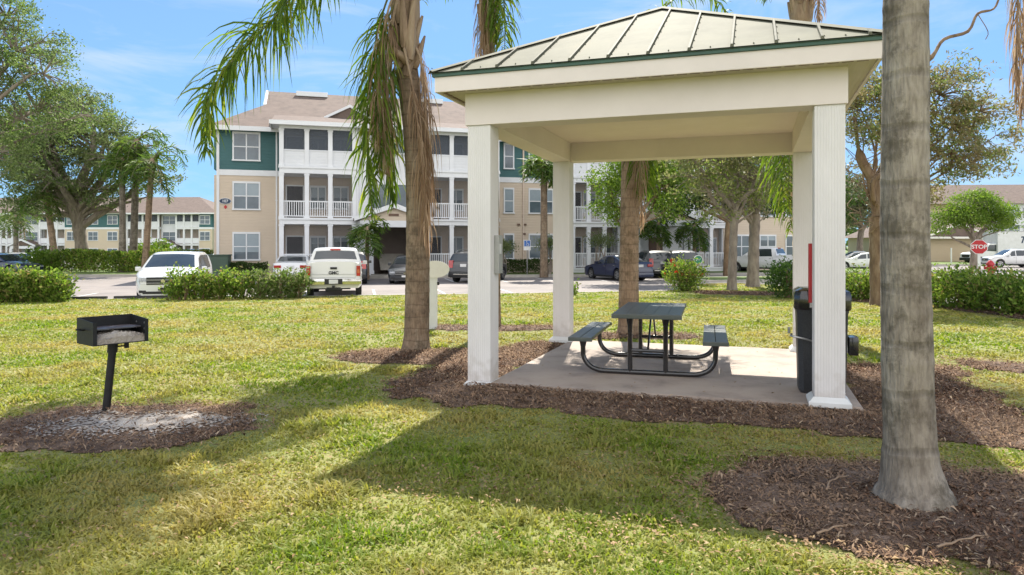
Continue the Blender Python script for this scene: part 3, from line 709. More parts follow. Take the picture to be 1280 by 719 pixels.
def build_small():
    # oval topped white post
    x, y = gx(541, 14.2), 14.2; z = lz(x, y)
    r = empty('signpost', (x, y, z), 0, 'white post with a blank oval board behind the brown palm', 'signpost')
    b = MB(); b.bbox(-.09, .09, -.05, .05, 0, 1.15, .01); b.build('post', M['vinyl'], r)
    b = MB(); b.prism([(.05+.29*math.cos(2*PI*i/32), 1.20+.17*math.sin(2*PI*i/32)) for i in range(32)], 'y', -.085, -.055); b.build('board', M['cream'], r)
    b = MB(); b.bbox(.09, .13, -.03, .03, .88, .95, .008); b.build('latch', M['iron'], r)
    # disabled bay sign by the building
    Y = 44.6; r = empty('parking_sign', (gx(659, Y), Y, -.15), 0, 'blue and white disabled bay sign on a grey pole by the low hedge', 'sign')
    b = MB(); b.tube([(0,.03,0),(0,.03,2.1)], .03, 8); b.build('pole', M['steel'], r)
    b = MB(); b.box(-.22,.22,-.005,.005,1.55,2.2); p = b.build('sign_plate', M['vinyl'], r)
    b = MB(); b.box(-.19,.19,-.012,-.006,1.80,2.16); b.build('blue_panel', M['blue'], p)
    b = MB(); b.tube([(-.03,-.02,2.09),(-.02,-.02,1.99),(.06,-.02,1.98),(.10,-.02,1.88)], .018, 5); b.cyl((-.03,-.02,2.11),'y',.03,.01,10)
    b.tube([(.03+.085*math.cos(a),-.02,1.91+.085*math.sin(a)) for a in [PI*.75+PI*1.3*i/10 for i in range(11)]], .014, 5); b.build('wheelchair_mark', M['vinyl'], p)
    # small round sign within the flowering shrub
    Y = 30.2; r = empty('marker_sign', (gx(871, Y)+.05, Y, -.17), 0, 'white post with a round green emblem beside the red flowered shrub', 'sign')
    b = MB(); b.bbox(-.045,.045,-.03,.03,0,1.35,.01); b.build('post', M['vinyl'], r)
    b = MB(); b.cyl((0,-.04,1.25),'y',.20,.02,24); p = b.build('disc', M['vinyl'], r); b = MB(); b.cyl((0,-.055,1.25),'y',.165,.01,24); b.build('green_face', M['signgreen'], p)
    b = MB(); b.tube([(-.09,-.065,1.2),(-.03,-.065,1.3),(.03,-.065,1.22),(.09,-.065,1.3)], .015, 5); b.build('emblem', M['vinyl'], p)
    # stop sign
    Y = 35.0; r = empty('stop_sign', (gx(1224, Y), Y, LOT), math.radians(-30), 'red octagonal stop sign on a white post beyond the right hedge', 'stop sign')
    b = MB(); b.bbox(-.06,.06,.02,.14,0,2.0,.01); b.build('post', M['vinyl'], r)
    R = .385; zc = 1.92
    o8 = lambda q: [(q*math.cos(PI/8+i*PI/4), zc+q*math.sin(PI/8+i*PI/4)) for i in range(8)]
    b = MB(); b.prism(o8(R), 'y', 0, .018); p = b.build('border', M['vinyl'], r)
    b = MB(); b.prism(o8(R*.92), 'y', -.006, -.001); b.build('face', M['red'], p)
    text_part('lettering', 'STOP', .27, M['vinyl'], p, Matrix.Translation((0,-.010,zc)) @ Matrix.Rotation(PI/2,4,'X'), .002, 0, .006)
    # hydrant
    Y = 38.0; x = gx(1238, Y); r = empty('fire_hydrant', (x, Y, -.10), 0, 'red fire hydrant standing right of the stop sign', 'fire hydrant')
    b = MB(); b.tube([(0,0,0),(0,0,.04),(0,0,.05),(0,0,.72),(0,0,.74),(0,0,.80),(0,0,.92),(0,0,1.0)], [.22,.22,.15,.15,.20,.20,.13,.05], 16); b.build('barrel', M['red'], r, True)
    for s, nm in ((-1,'nozzle'),(1,'nozzle')):
        b = MB(); b.cyl((s*.2,0,.6),'x',.075,.16,12); b.cyl((s*.28,0,.6),'x',.095,.05,8); b.build(nm, M['red'], r, True)
    b = MB(); b.cyl((0,-.2,.5),'y',.11,.14,12); b.cyl((0,-.28,.5),'y',.13,.05,8); b.build('pumper_nozzle', M['red'], r, True)
    # thin white marker by the garage
    Y = 75; r = empty('bollard', (gx(1189, Y), Y, LOT+.02), 0, 'thin white marker post standing before the tan garage wall', 'bollard')
    b = MB(); b.tube([(0,0,0),(0,0,1.7)], .07, 8); b.build('post', M['vinyl'], r); b = MB(); b.cyl((0,0,1.73),'z',.09,.06,10); b.build('cap', M['vinyl'], r)
    # transformer box left of the apartment building
    Y = 41.6; r = empty('utility_cabinet', (gx(268, Y), Y, -.15), math.radians(12), 'dark green utility cabinet by the left end of the apartment building', 'utility box')
    b = MB(); b.bbox(-.85,.85,-.5,.5,0,1.25,.03); b.build('case', M['utility'], r); b = MB(); b.bbox(-.8,.8,-.52,-.5,.1,1.1,.01); b.build('door', M['utility'], r)
    b = MB(); b.bbox(-.9,.9,-.56,.56,1.25,1.32,.02); b.build('lid', M['utility'], r)
# ------------------------------------------------------------------ apartment buildings
class Facade:
    """frame with s along the front, t outwards towards the viewer; parts are children of one Empty"""
    def __init__(s, name, O, ang, label, wall='beige', z0=0.0):
        s.O = Vector((O[0], O[1], 0)); s.u = Vector((math.cos(ang), math.sin(ang), 0)); s.n = Vector((math.sin(ang), -math.cos(ang), 0))
        s.e = empty(name, (O[0], O[1], z0), ang, label, 'building'); s.z0 = z0
    def spx(s, px, t=0):        # where the sight line of column px meets the plane at offset t
        k = (px-640)/FPX; p = s.O+s.n*t
        return (k*p.y-p.x)/(s.u.x-k*s.u.y)
    def box(s, b, s0, s1, t0, t1, z0, z1): return b.box(s0, s1, -t1, -t0, z0, z1)
    def window(s, a, b_, z0, z1, t=0, panes=2, blind=False, trim='white', split=True):
        f = .09; b = MB(); d = .05
        s.box(b, a-f, b_+f, t+.002, t+d, z1, z1+f+.03); s.box(b, a-f-.03, b_+f+.03, t+.002, t+d+.04, z0-f, z0)
        s.box(b, a-f, a, t+.002, t+d, z0+.001, z1-.001); s.box(b, b_, b_+f, t+.002, t+d, z0+.001, z1-.001)
        for k in range(1, panes):
            x = a+(b_-a)*k/panes; s.box(b, x-.035, x+.035, t+.002, t+d-.01, z0+.001, z1-.001)
        if split:
            zm = (z0+z1)/2; s.box(b, a+.001, b_-.001, t+.002, t+d-.018, zm-.03, zm+.03)
        w = b.build('window', M[trim], s.e)
        b = MB(); s.box(b, a, b_, t-.02, t+.012, z0, z1); b.build('pane', M['pane'], w)
        if blind:
            b = MB(); zz = z0+(z1-z0)*random.choice((.5,.5,.28,.68,.05,.8)); s.box(b, a+.01, b_-.01, t+.013, t+.018, zz, z1-.002); b.build('blind', M['blind'], w)
        return w
    def porch(s, s0, s1, T, cols, z, far=False):
        """three storeys of porches: floor bands, columns, rails, spandrels and insect screens, back wall with door and windows"""
        F1, F2, F3, EV = z; cw = .13 if not far else .16
        for (a, b_, nm) in ((F1-.55, F1, 'floor_band'), (F2-.30, F2+.06, 'floor_band'), (F3-.30, F3+.10, 'floor_band'), (EV-.28, EV, 'beam')):
            b = MB(); s.box(b, s0-.08, s1+.08, .0, T+.06, a, b_); 
            s.box(b, s0-.12, s1+.12, T+.06, T+.12, b_-.10, b_+.02); b.build(nm, M['white'], s.e)
        b = MB(); s.box(b, s0, s1, -.12, -.02, F1, EV); b.build('porch_wall', M['backwall'], s.e)
        zs = [(F1, F2-.30), (F2+.06, F3-.30), (F3+.10, EV-.28)]
        xs = [s0+(s1-s0)*c for c in cols]
        for li, (a, c) in enumerate(zs):
            for i, x in enumerate(xs):
                b = MB(); s.box(b, x-cw, x+cw, T-.22, T+.03, a+.001, c-.001)
                if not far:
                    s.box(b, x-cw-.03, x+cw+.03, T-.25, T+.055, c-.12, c-.02); s.box(b, x-cw-.03, x+cw+.03, T-.25, T+.055, a+.02, a+.12)
                b.build('column', M['white'], s.e)
            for i in range(len(xs)-1):
                x0, x1 = xs[i]+cw+.002, xs[i+1]-cw-.002
                if li == 2:
                    b = MB(); s.box(b, x0, x1, T-.12, T-.03, a+.003, a+.95); s.box(b, x0, x1, T-.15, T, a+.952, a+1.03); b.build('spandrel', M['whiteside'], s.e)
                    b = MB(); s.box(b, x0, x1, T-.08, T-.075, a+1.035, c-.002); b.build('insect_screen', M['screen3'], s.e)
                else:
                    b = MB(); h = .98
                    s.box(b, x0, x1, T-.10, T-.03, a+h, a+h+.07); s.box(b, x0, x1, T-.09, T-.04, a+.10, a+.16)
                    if not far:
                        n = max(2, int((x1-x0)/.125))
                        for k in range(n):
                            x = x0+(x1-x0)*(k+.5)/n; s.box(b, x-.022, x+.022, T-.087, T-.043, a+.161, a+h-.001)
                    else:
                        s.box(b, x0, x1, T-.08, T-.05, a+.161, a+h-.001)
                    b.build('railing', M['white'], s.e)
                    b = MB(); s.box(b, x0, x1, T-.14, T-.135, a+.01, c-.002); b.build('insect_screen', M['screen'], s.e)
            if not far:
                # back wall openings
                n = len(xs)-1
                for i in range(n):
                    w0, w1 = xs[i], xs[i+1]; m = (w0+w1)/2
                    if i == 0:
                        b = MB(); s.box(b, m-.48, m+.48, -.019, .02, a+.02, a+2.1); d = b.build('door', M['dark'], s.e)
                        b = MB(); s.box(b, m-.56, m-.481, -.018, .04, a+.02, a+2.18); s.box(b, m+.481, m+.56, -.018, .04, a+.02, a+2.18); s.box(b, m-.48, m+.48, -.018, .04, a+2.101, a+2.18); b.build('frame', M['white'], d)
                    else: s.window(m-.42, m+.42, a+.75, min(a+2.05, c-.2), 0, 2, True, split=False)
        # side wall of the porch
        for x in (s0, s1):
            b = MB(); s.box(b, x-.06, x+.06, .01, .35, F1, EV-.3); b.build('corner_board', M['white'], s.e)
    def wall(s, s0, s1, z0, z1, m, t=0, d=.2, name='wall'):
        b = MB(); s.box(b, s0, s1, t-d, t, z0, z1); return b.build(name, M[m], s.e)

def build_apartment():
    ang = math.atan(.287); A = Facade('apartment_building', (-18.07, 43.5), ang, 'three storey beige and teal apartment building with white screened porches behind the car park', z0=0)
    F1, F2, F3, EV = .15, 3.28, 6.33, 8.98; Z = (F1, F2, F3, EV)
    sA0 = A.spx(349, 2.4); sA1 = A.spx(444, 2.4); sE1 = A.spx(534, 2.4); sB1 = A.spx(624, 2.4)
    TC = 1.3; sC0 = A.spx(716, TC); sC1 = A.spx(776, TC); sG1 = A.spx(866, TC); sD1 = A.spx(912, TC)
    S1 = sD1+7.5
    D = 15.0
    # main walls
    b = MB(); A.box(b, -.001, S1, -D, -.25, -.5, EV-.01); b.build('core_wall', M['beige'], A.e)
    A.wall(0, sA0, -.5, F3-.30, 'beige'); A.wall(0, sA0, F3+.05, EV, 'teal'); A.wall(-.04, sA0-.1, F3-.30, F3+.05, 'white', .04, .25, 'floor_band')
    b = MB(); A.box(b, -.06, .10, -.2, .05, -.5, EV); b.build('corner_board', M['white'], A.e)
    # left gable end of the core
    b = MB(); b.box(-.21, -.002, .0, D, F3+.05, EV); b.build('side_wall', M['teal'], A.e)
    b = MB(); b.box(-.20, -.002, .0, D, -.5, F3-.30); b.build('side_wall', M['beige'], A.e)
    for z0, z1, bl in ((.85, 2.42, True), (3.98, 5.55, True), (7.02, 8.62, False)):
        w = A.window(A.spx(292.5), A.spx(323.5), z0, z1, .01, 2, bl)
    # number plaque
    sx = A.spx(281.5); b = MB(); zc = 1.65+(308-251.5)/FPX*(A.O+A.u*sx).y
    b.prism([(sx+.36*math.cos(2*PI*i/32), zc+.19*math.sin(2*PI*i/32)) for i in range(32)], 'y', -.05, -.005); rim = b.build('number_plaque', M['white'], A.e)
    b = MB(); b.prism([(sx+.33*math.cos(2*PI*i/32), zc+.165*math.sin(2*PI*i/32)) for i in range(32)], 'y', -.062, -.051); b.build('face', M['navy'], rim)
    text_part('numerals', '107', .24, M['white'], rim, Matrix.Translation((sx,-.066,zc-.005)) @ Matrix.Rotation(PI/2,4,'X'), .002, 0, .004)
    b = MB(); b.prism([(sx+.02+.11*c, zc-.36+.13*d) for c, d in ((1,0),(0,1),(-1,0),(0,-1))], 'y', -.03, -.004); b.build('diamond_marker', M['red'], A.e)
    # porch stacks
    A.porch(sA0+.08, sA1, 2.4, [0.01, .345, .66, .99], Z)
    A.porch(sE1, sB1-.08, 2.4, [0.01, .34, .67, .99], Z)
    A.porch(sC0, sC1, TC, [.01, .33, .66, .99], Z)
    A.porch(sG1, sD1, TC, [.01, .5, .99], Z)
    # entrance bay between the first two stacks
    A.wall(sA1+.02, sA1+.95, -.5, EV, 'whiteside', 2.35, 2.5, 'pier'); A.wall(sE1-.75, sE1-.02, -.5, EV, 'whiteside', 2.35, 2.5, 'pier')
    e0, e1 = sA1+.95, sE1-.75
    A.wall(e0, e1, F2+.45, 4.0, 'beige', 1.9, .2); A.wall(e0, e1, 5.55, F3+1.1, 'whiteside', 1.9, .2); A.wall(e0, e1, 8.4, EV, 'whiteside', 1.9, .2)
    A.wall(e0, e1, F2-.2, F2+.44, 'white', 1.95, .25, 'floor_band')
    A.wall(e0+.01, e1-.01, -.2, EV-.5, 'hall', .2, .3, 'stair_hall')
    b = MB()
    for k in range(10): A.box(b, (e0+e1)/2-.7, (e0+e1)/2+.9, 1.3-.25*k, 1.55-.25*k, .15+.17*k, .32+.17*k)
    b.build('stair', M['concrete'], A.e)
    m = (e0+e1)/2; A.window(m-1.7, m-.1, 4.02, 5.52, 1.93, 2, False, split=False); A.window(m+.15, m+1.7, 4.02, 5.52, 1.93, 2, False, split=False)
    A.window(m-1.2, m+1.2, 7.5, 8.35, 1.93, 2, False, split=False)
    # beige middle
    sm0, sm1 = sB1, sC0
    A.wall(sm0, sm1, -.5, F3-.30, 'beige'); A.wall(sm0, sm1, F3+.05, EV, 'teal'); A.wall(sm0, sm1, F3-.30, F3+.05, 'white', .04, .25, 'floor_band')
    for z0, z1 in ((.85, 2.42), (3.98, 5.55), (7.02, 8.62)):
        A.window(A.spx(631), A.spx(641), z0, z1, .01, 1, z0 > 3 and z0 < 5); A.window(A.spx(662), A.spx(690), z0, z1, .01, 2, z0 > 3 and z0 < 5)
        A.window(A.spx(698), A.spx(710), z0, z1, .01, 1, False)
    for px in (654,): 
        b = MB(); q = A.spx(px); A.box(b, q-.05, q+.05, .001, .09, .0, EV); b.build('downpipe', M['backwall'], A.e)
    for px, zz in ((648,3.15),(656,3.15),(655,2.5)):
        b = MB(); q = A.spx(px); A.box(b, q-.1, q+.1, .0, .1, zz-.06, zz+.06); b.build('wall_vent', M['door'], A.e)
    for q in (sA0-.25, sA1+.15, sE1-.15):
        b = MB(); tt = .0 if q < sA0 else 2.36; A.box(b, q-.045, q+.045, tt+.005, tt+.09, .0, EV-.1); A.box(b, q-.07, q+.07, tt+.002, tt+.10, 4.5, 4.56); b.build('downpipe', M['white'], A.e)
    # right entrance bay
    A.wall(sC1+.02, sG1-.02, -.5, EV, 'whiteside', TC-.9, 1.0); A.wall(sC1+.02, sC1+1.1, -.5, EV, 'whiteside', TC, 1.4, 'pier')
    A.window(sC1+2.2, sC1+3.6, 4.0, 5.5, TC-.88, 2, True)
    b = MB(); A.box(b, sC1+2.6, sC1+3.7, TC-.9, TC-.85, F1, 2.3); d = b.build('door', M['door'], A.e)
    A.wall(sD1+.05, S1, -.5, F3-.30, 'beige', .3); A.wall(sD1+.05, S1, F3+.05, EV, 'teal', .3); A.wall(sD1+.05, S1, F3-.30, F3+.05, 'white', .34, .25, 'floor_band')
    for k in range(3):
        for z0, z1 in ((.85, 2.42), (3.98, 5.55), (7.02, 8.62)): A.window(sD1+1+2.3*k, sD1+2.3+2.3*k, z0, z1, .31, 2, k == 1)
    # porticoes
    def portico(c, w, T, T2, zt, cols):
        root = None; b = MB()
        # gabled roof
        h = w*.42; y0, y1 = -T2, -T
        p = [(c-w-.3, zt), (c, zt+h), (c+w+.3, zt), (c+w+.3, zt-.16), (c, zt+h-.16), (c-w-.3, zt-.16)]
        b.prism(p, 'y', y0-.25, y1); rf = b.build('portico', M['shingle'], A.e)
        b = MB(); b.prism([(c-w-.34, zt-.2), (c-w-.34, zt+.03), (c, zt+h+.06), (c+w+.34, zt+.03), (c+w+.34, zt-.2), (c, zt+h-.24)], 'y', y0-.33, y0-.251); b.build('gable_trim', M['white'], rf)
        b = MB(); b.prism([(c-w, zt-.15), (c, zt+h-.2), (c+w, zt-.15)], 'y', y0-.08, y0-.02); b.build('gable', M['beige'], rf)
        b = MB(); b.box(c-.3, c+.3, y0-.12, y0-.085, zt+.12, zt+.26); b.build('gable_vent', M['door'], rf)
        b = MB(); b.box(c-w, c+w, y0-.12, y0+.15, zt-.55, zt-.155); b.box(c-w, c-w+.25, y0+.151, y1, zt-.55, zt-.155); b.box(c+w-.25, c+w, y0+.151, y1, zt-.55, zt-.155); b.build('beam', M['white'], rf)
        for x in cols:
            b = MB(); b.box(c+x-.15, c+x+.15, y0-.1, y0+.12, 0, zt-.552); b.box(c+x-.19, c+x+.19, y0-.14, y0+.16, 0, .2); b.build('column', M['white'], rf)
    portico(A.spx(492, 3.8), 2.0, 2.0, 3.8, 3.35, (-1.85, -1.35, 1.35, 1.85))
    portico(A.spx(829, 3.2), 2.5, .5, 3.0, 3.6, (-2.3, -1.8, 1.8, 2.3))
    # roof: two slopes with dutch gable ends, and shed slopes over the porches
    tr = -D/2; zr = 12.9; ev = .5; z_e = 9.0; sl = (zr-z_e)/(ev-tr); th = .22
    r0 = A.spx(335, tr); back = -(D+ev)
    gl = 1.6   # how far below the ridge the little gable reaches
    def P(s_, t_, z_): return (s_, -t_, z_)
    b = MB(); o = .5; sR = S1-(r0)
    # front and back slopes (left dutch gable at r0)
    tg0 = tr+gl/sl; tg1 = tr-gl/sl; zg = zr-gl; se = -o
    sg = r0
    V = [P(se, ev, z_e), P(S1+o, ev, z_e), P(sR, tr, zr), P(r0, tr, zr), P(r0, tg0, zg), P(r0, tg1, zg), P(se, -D-ev, z_e), P(S1+o, -D-ev, z_e)]
    F = [(0,1,2,3,4), (7,6,5,3,2), (0,4,5,6), (1,7,2)]
    b.add(V, F); roof = b.build('roof', M['shingle'], A.e)
    b = MB(); b.add([P(r0+.3, tr, zr-.05), P(r0+.3, tg0+.1, zg-.05), P(r0+.3, tg1-.1, zg-.05)], [(0,2,1)]); b.build('gable_end', M['whiteside'], roof)
    b = MB()
    for tt in (tg0, tg1):
        q = [P(r0-.12, tr, zr+.06), P(r0+.06, tr, zr+.06), P(r0+.06, tt, zg+.03), P(r0-.12, tt, zg+.03), P(r0-.12, tr, zr-.2), P(r0+.06, tr, zr-.2), P(r0+.06, tt, zg-.2), P(r0-.12, tt, zg-.2)]
        b.add(q, [(0,1,2,3),(4,7,6,5),(0,3,7,4),(1,5,6,2),(0,4,5,1),(3,2,6,7)])
    b.build('rake_board', M['white'], roof)
    b = MB()
    A.box(b, -o-.02, S1+o, ev, ev+.10, z_e-.26, z_e+.02); A.box(b, -o-.12, -o-.02, -D-ev, ev+.10, z_e-.26, z_e+.02); b.build('gutter', M['white'], roof)
    b = MB(); A.box(b, -o, S1+o, -D-ev, ev, z_e-.05, z_e-.02); b.build('soffit', M['white'], roof)
    for s0, s1, T in ((sA0-.45, sE1+.0, 2.4), (sE1+.001, sB1+.35, 2.4), (sC0-.4, sC1+.4, TC), (sG1-.4, sD1+.4, TC)):
        T2 = T+.5; z1 = z_e+.06; tm = (z_e-z1+sl*ev-.24*T2)/(sl-.24)-.15
        zm = z1+.24*(T2-tm)
        b = MB(); b.add([P(s0,T2,z1),P(s1,T2,z1),P(s1,tm,zm),P(s0,tm,zm),P(s0,T2,z1-.06),P(s1,T2,z1-.06),P(s1,tm,zm-.9),P(s0,tm,zm-.9)],
                        [(0,1,2,3),(7,6,5,4),(0,3,7,4),(1,5,6,2),(0,4,5,1)]); pr = b.build('porch_roof', M['shingle'], roof)
        b = MB(); A.box(b, s0-.02, s1+.02, T2, T2+.09, z1-.22, z1+.03); A.box(b, s0-.1, s0-.02, .6, T2+.09, z1-.2, z1+.02); b.build('gutter', M['white'], pr)
        b = MB(); A.box(b, s0, s1, .1, T2, z1-.10, z1-.065); b.build('soffit', M['white'], pr)
    # little gable dormer and ridge vents
    def on(px, z): t = ev-(z-z_e)/sl; return A.spx(px, t), t
    dx, dt = on(436, 10.9); b = MB()
    b.prism([(dx-1.5, 10.25), (dx, 11.05), (dx+1.5, 10.25)], 'y', -dt-1.35, -dt+1.5); dr = b.build('dormer', M['shingle'], roof)
    b = MB(); b.prism([(dx-1.7, 10.1), (dx-1.7, 10.27), (dx, 11.17), (dx+1.7, 10.27), (dx+1.7, 10.1), (dx, 10.98)], 'y', -dt-1.46, -dt-1.351); b.build('trim', M['white'], dr)
    for px in (390, 535):
        vx, vt = on(px, 12.55); b = MB(); b.bbox(vx-1.1, vx+1.1, -vt-.25, -vt+.2, 12.50, 12.85, .03); b.build('roof_vent', M['white'], roof)
    return A
def build_far_apartment():
    # long three storey block far behind the oak
    A = Facade('apartment_building', (-116, 136), math.radians(-3), 'far three storey white and tan apartment block behind the big oak on the left', z0=-1.2)
    F1, F2, F3, EV = .2, 3.28, 6.33, 9.0; Z = (F1, F2, F3, EV); S1 = A.spx(272)
    b = MB(); A.box(b, 0, S1, -14, -.25, 0, EV-.01); b.build('core_wall', M['whiteside'], A.e)
    def q(px): return A.spx(px, 0)
    def flat(p0, p1, pxs):
        A.wall(q(p0), q(p1), 0, F3-.3, 'farbeige', 1.8, 2.1); A.wall(q(p0), q(p1), F3+.05, EV, 'teal', 1.8, 2.1); A.wall(q(p0)-.05, q(p1)+.05, F3-.3, F3+.05, 'white', 1.85, 2.1, 'floor_band')
        for px in pxs:
            for z0, z1 in ((.85,2.4),(3.98,5.5),(7.0,8.5)): A.window(q(px)-.9, q(px)+.9, z0, z1, 1.81, 2, False)
    def white(p0, p1, door=None):
        A.wall(q(p0), q(p1), 0, EV, 'whiteside', .6, .8)
        m = q((p0+p1)/2)
        for z0, z1 in ((3.9,5.5),(7.0,8.5)): A.window(m-1.2, m+1.2, z0, z1, .61, 2, False)
        b = MB(); b.prism([(m-2.6, 3.0), (m, 4.1), (m+2.6, 3.0)], 'y', -3.2, -.6); rf = b.build('portico', M['shingle'], A.e)
        b = MB(); b.prism([(m-2.7,2.75),(m-2.7,3.05),(m,4.25),(m+2.7,3.05),(m+2.7,2.75),(m,3.9)],'y',-3.4,-3.201); b.box(m-2.3,m+2.3,-3.2,-3.0,2.4,2.9)
        b.build('gable_trim', M['white'], rf)
        for x in (-2.1, 2.1):
            b = MB(); b.box(m+x-.25,m+x+.25,-3.25,-2.9,0,2.4); b.build('column', M['white'], rf)
        b = MB(); b.box(m-.9,m+.9,-.68,-.60,.2,2.5); b.build('doorway', M['dark'], A.e)
    A.porch(q(-60)+.1, q(-34), 1.4, [0,.25,.5,.75,1], Z, True)
    A.porch(q(-33), q(0), 1.4, [0,.2,.4,.6,.8,1], Z, True); A.porch(q(1), q(29), 1.4, [0,.25,.5,.75,1], Z, True)
    white(30, 55); A.porch(q(56), q(88), 1.4, [0,.33,.66,1], Z, True)
    flat(89, 163, (98, 124, 148)); A.porch(q(164), q(203), 1.4, [0,.25,.5,.75,1], Z, True)
    white(204, 224); A.porch(q(225), q(254), 1.4, [0,.33,.66,1], Z, True); flat(255, 271, (262,))
    zr = 12.6; tr = -7
    P = lambda s_, t_, z_: (s_, -t_, z_)
    b = MB(); b.add([P(-1,2.4,EV),P(S1+1,2.4,EV),P(S1-7,tr,zr),P(6,tr,zr),P(-1,-15,EV),P(S1+1,-15,EV)],[(0,1,2,3),(5,4,3,2),(0,3,4),(1,5,2),(0,4,5,1)])
    rf = b.build('roof', M['shingle'], A.e)
    b = MB(); A.box(b, -1.05, S1+1.05, 2.4, 2.55, EV-.2, EV+.05); b.build('gutter', M['white'], rf)
    for px0, px1 in ((89,163),):
        m = (q(px0)+q(px1))/2; w = (q(px1)-q(px0))/2+.5; b = MB()
        b.add([P(m-w,3.0,EV),P(m+w,3.0,EV),P(m,3.0-.1,EV+w*.30),P(m,tr,EV+w*.30)],[(0,2,3),(1,3,2),(0,1,2)]); b.build('cross_gable', M['shingle'], rf)
def build_garage():
    Y = 84; c = lambda px: gx(px, Y)
    r = empty('garage', (c(1120), Y, LOT), 0, 'low tan garage block with a brown hip roof behind the box truck', 'garage')
    x1 = c(1250)-c(1120); b = MB(); b.box(0, x1, 0, 12, 0, 3.05); b.build('wall', M['tan'], r)
    b = MB(); b.box(-.03, x1+.03, -.05, -.001, 2.3, 2.42); b.build('trim_band', M['tan'], r)
    zr = 6.3; b = MB(); o = .7; b.add([(-o,-o,3.05),(x1+o,-o,3.05),(x1+o,12+o,3.05),(-o,12+o,3.05),(4.5,6,zr),(x1-4.5,6,zr)],[(0,1,5,4),(1,2,5),(2,3,4,5),(3,0,4),(3,2,1,0)]); rf = b.build('roof', M['shingle'], r)
    b = MB(); b.box(-o, x1+o, -o-.1, -o, 2.85, 3.08); b.build('gutter', M['cream'], rf)
    m = c(1197)-c(1120); b = MB(); b.prism([(m-3.4,3.2),(m,4.6),(m+3.4,3.2)],'y',-.4,5); d = b.build('gable', M['shingle'], rf)
    b = MB(); b.prism([(m-3.5,3.12),(m-3.5,3.3),(m,4.72),(m+3.5,3.3),(m+3.5,3.12),(m,4.5)],'y',-.5,-.401); b.build('rake_board', M['cream'], d)
    # taller grey house behind
    Y = 112; c = lambda px: gx(px, Y)
    A = Facade('apartment_building', (c(1150), Y), math.radians(-4), 'tall apartment block with a grey tan roof rising behind the garage on the right', z0=LOT)
    x1 = 40; b = MB(); A.box(b, 0, x1, -14, -.25, 0, 8.6); b.build('core_wall', M['whiteside'], A.e)
    A.wall(0, A.spx(1232), 0, 8.6, 'tan', 0); A.wall(A.spx(1232)+.01, x1, 0, 8.6, 'whiteside', .3)
    for px in (1250, 1266, 1284):
        for z0, z1 in ((.8,2.3),(3.8,5.3),(6.6,8.0)): A.window(A.spx(px)-.8, A.spx(px)+.8, z0, z1, .31, 2, False)
    b = MB(); A.box(b, A.spx(1255), x1, .31, .5, 3.0, 3.5); b.build('floor_band', M['white'], A.e)
    P = lambda s_, t_, z_: (s_, -t_, z_)
    b = MB(); b.add([P(-1,1,8.6),P(x1+1,1,8.6),P(x1-6,-7,12.2),P(6,-7,12.2),P(-1,-15,8.6),P(x1+1,-15,8.6)],[(0,1,2,3),(5,4,3,2),(0,3,4),(1,5,2),(0,4,5,1)]); b.build('roof', M['shingle'], A.e)

# ------------------------------------------------------------------ vehicles
def interp(tab, u): return float(np.interp(u, [p[0] for p in tab], [p[1] for p in tab]))
SPEC = {
 'minivan': dict(L=5.1, W=2.0, r=.34, wx=(.95,3.95), sill=.26, top=[(0,.66),(.05,.86),(.3,.99),(.85,1.10),(1.12,1.14),(2.05,1.62),(2.6,1.73),(4.2,1.73),(4.75,1.62),(5.05,1.05),(5.1,.6)], belt=[(0,.64),(.1,.82),(1.0,1.02),(5.0,1.08),(5.1,.6)], ws=(1.2,2.08), rw=(4.78,5.02), side=[((1.35,2.25),(1.95,2.25)),((2.33,3.35),(2.33,3.35)),((3.43,4.55),(3.43,4.35))]),
 'sedan': dict(L=4.8, W=1.83, r=.325, wx=(.93,3.75), sill=.22, top=[(0,.5),(.06,.68),(.4,.80),(1.2,.94),(1.35,.96),(2.15,1.36),(2.7,1.45),(3.2,1.43),(4.05,1.12),(4.65,1.06),(4.76,.9),(4.8,.55)], belt=[(0,.48),(.1,.66),(1.2,.88),(4.6,1.0),(4.8,.55)], ws=(1.42,2.2), rw=(3.35,4.02), side=[((1.65,2.55),(2.15,2.55)),((2.63,3.6),(2.63,3.3))]),
 'suv': dict(L=4.6, W=1.85, r=.355, wx=(.9,3.65), sill=.28, top=[(0,.55),(.05,.85),(.35,.97),(1.15,1.08),(1.95,1.60),(2.4,1.69),(3.9,1.66),(4.25,1.55),(4.52,1.1),(4.58,.9),(4.6,.5)], belt=[(0,.53),(.1,.8),(1.1,1.0),(4.5,1.08),(4.6,.5)], ws=(1.22,2.0), rw=(4.28,4.50), side=[((1.4,2.2),(1.95,2.2)),((2.28,3.15),(2.28,3.15)),((3.23,4.1),(3.23,3.9))]),
 'pickup': dict(L=5.8, W=2.03, r=.40, wx=(1.0,4.65), sill=.42, top=[(0,.7),(.05,1.05),(.3,1.16),(1.45,1.25),(2.15,1.76),(2.5,1.89),(3.55,1.89),(3.8,1.80),(3.98,1.36),(4.02,1.345),(5.76,1.36),(5.8,.75)], belt=[(0,.68),(.1,1.0),(1.4,1.17),(3.9,1.22),(4.0,1.25),(5.75,1.27),(5.8,.7)], ws=(1.52,2.2), rw=(3.82,3.95), side=[((1.7,2.5),(2.2,2.5)),((2.58,3.65),(2.58,3.55))], bed=(4.08,5.70)),
}
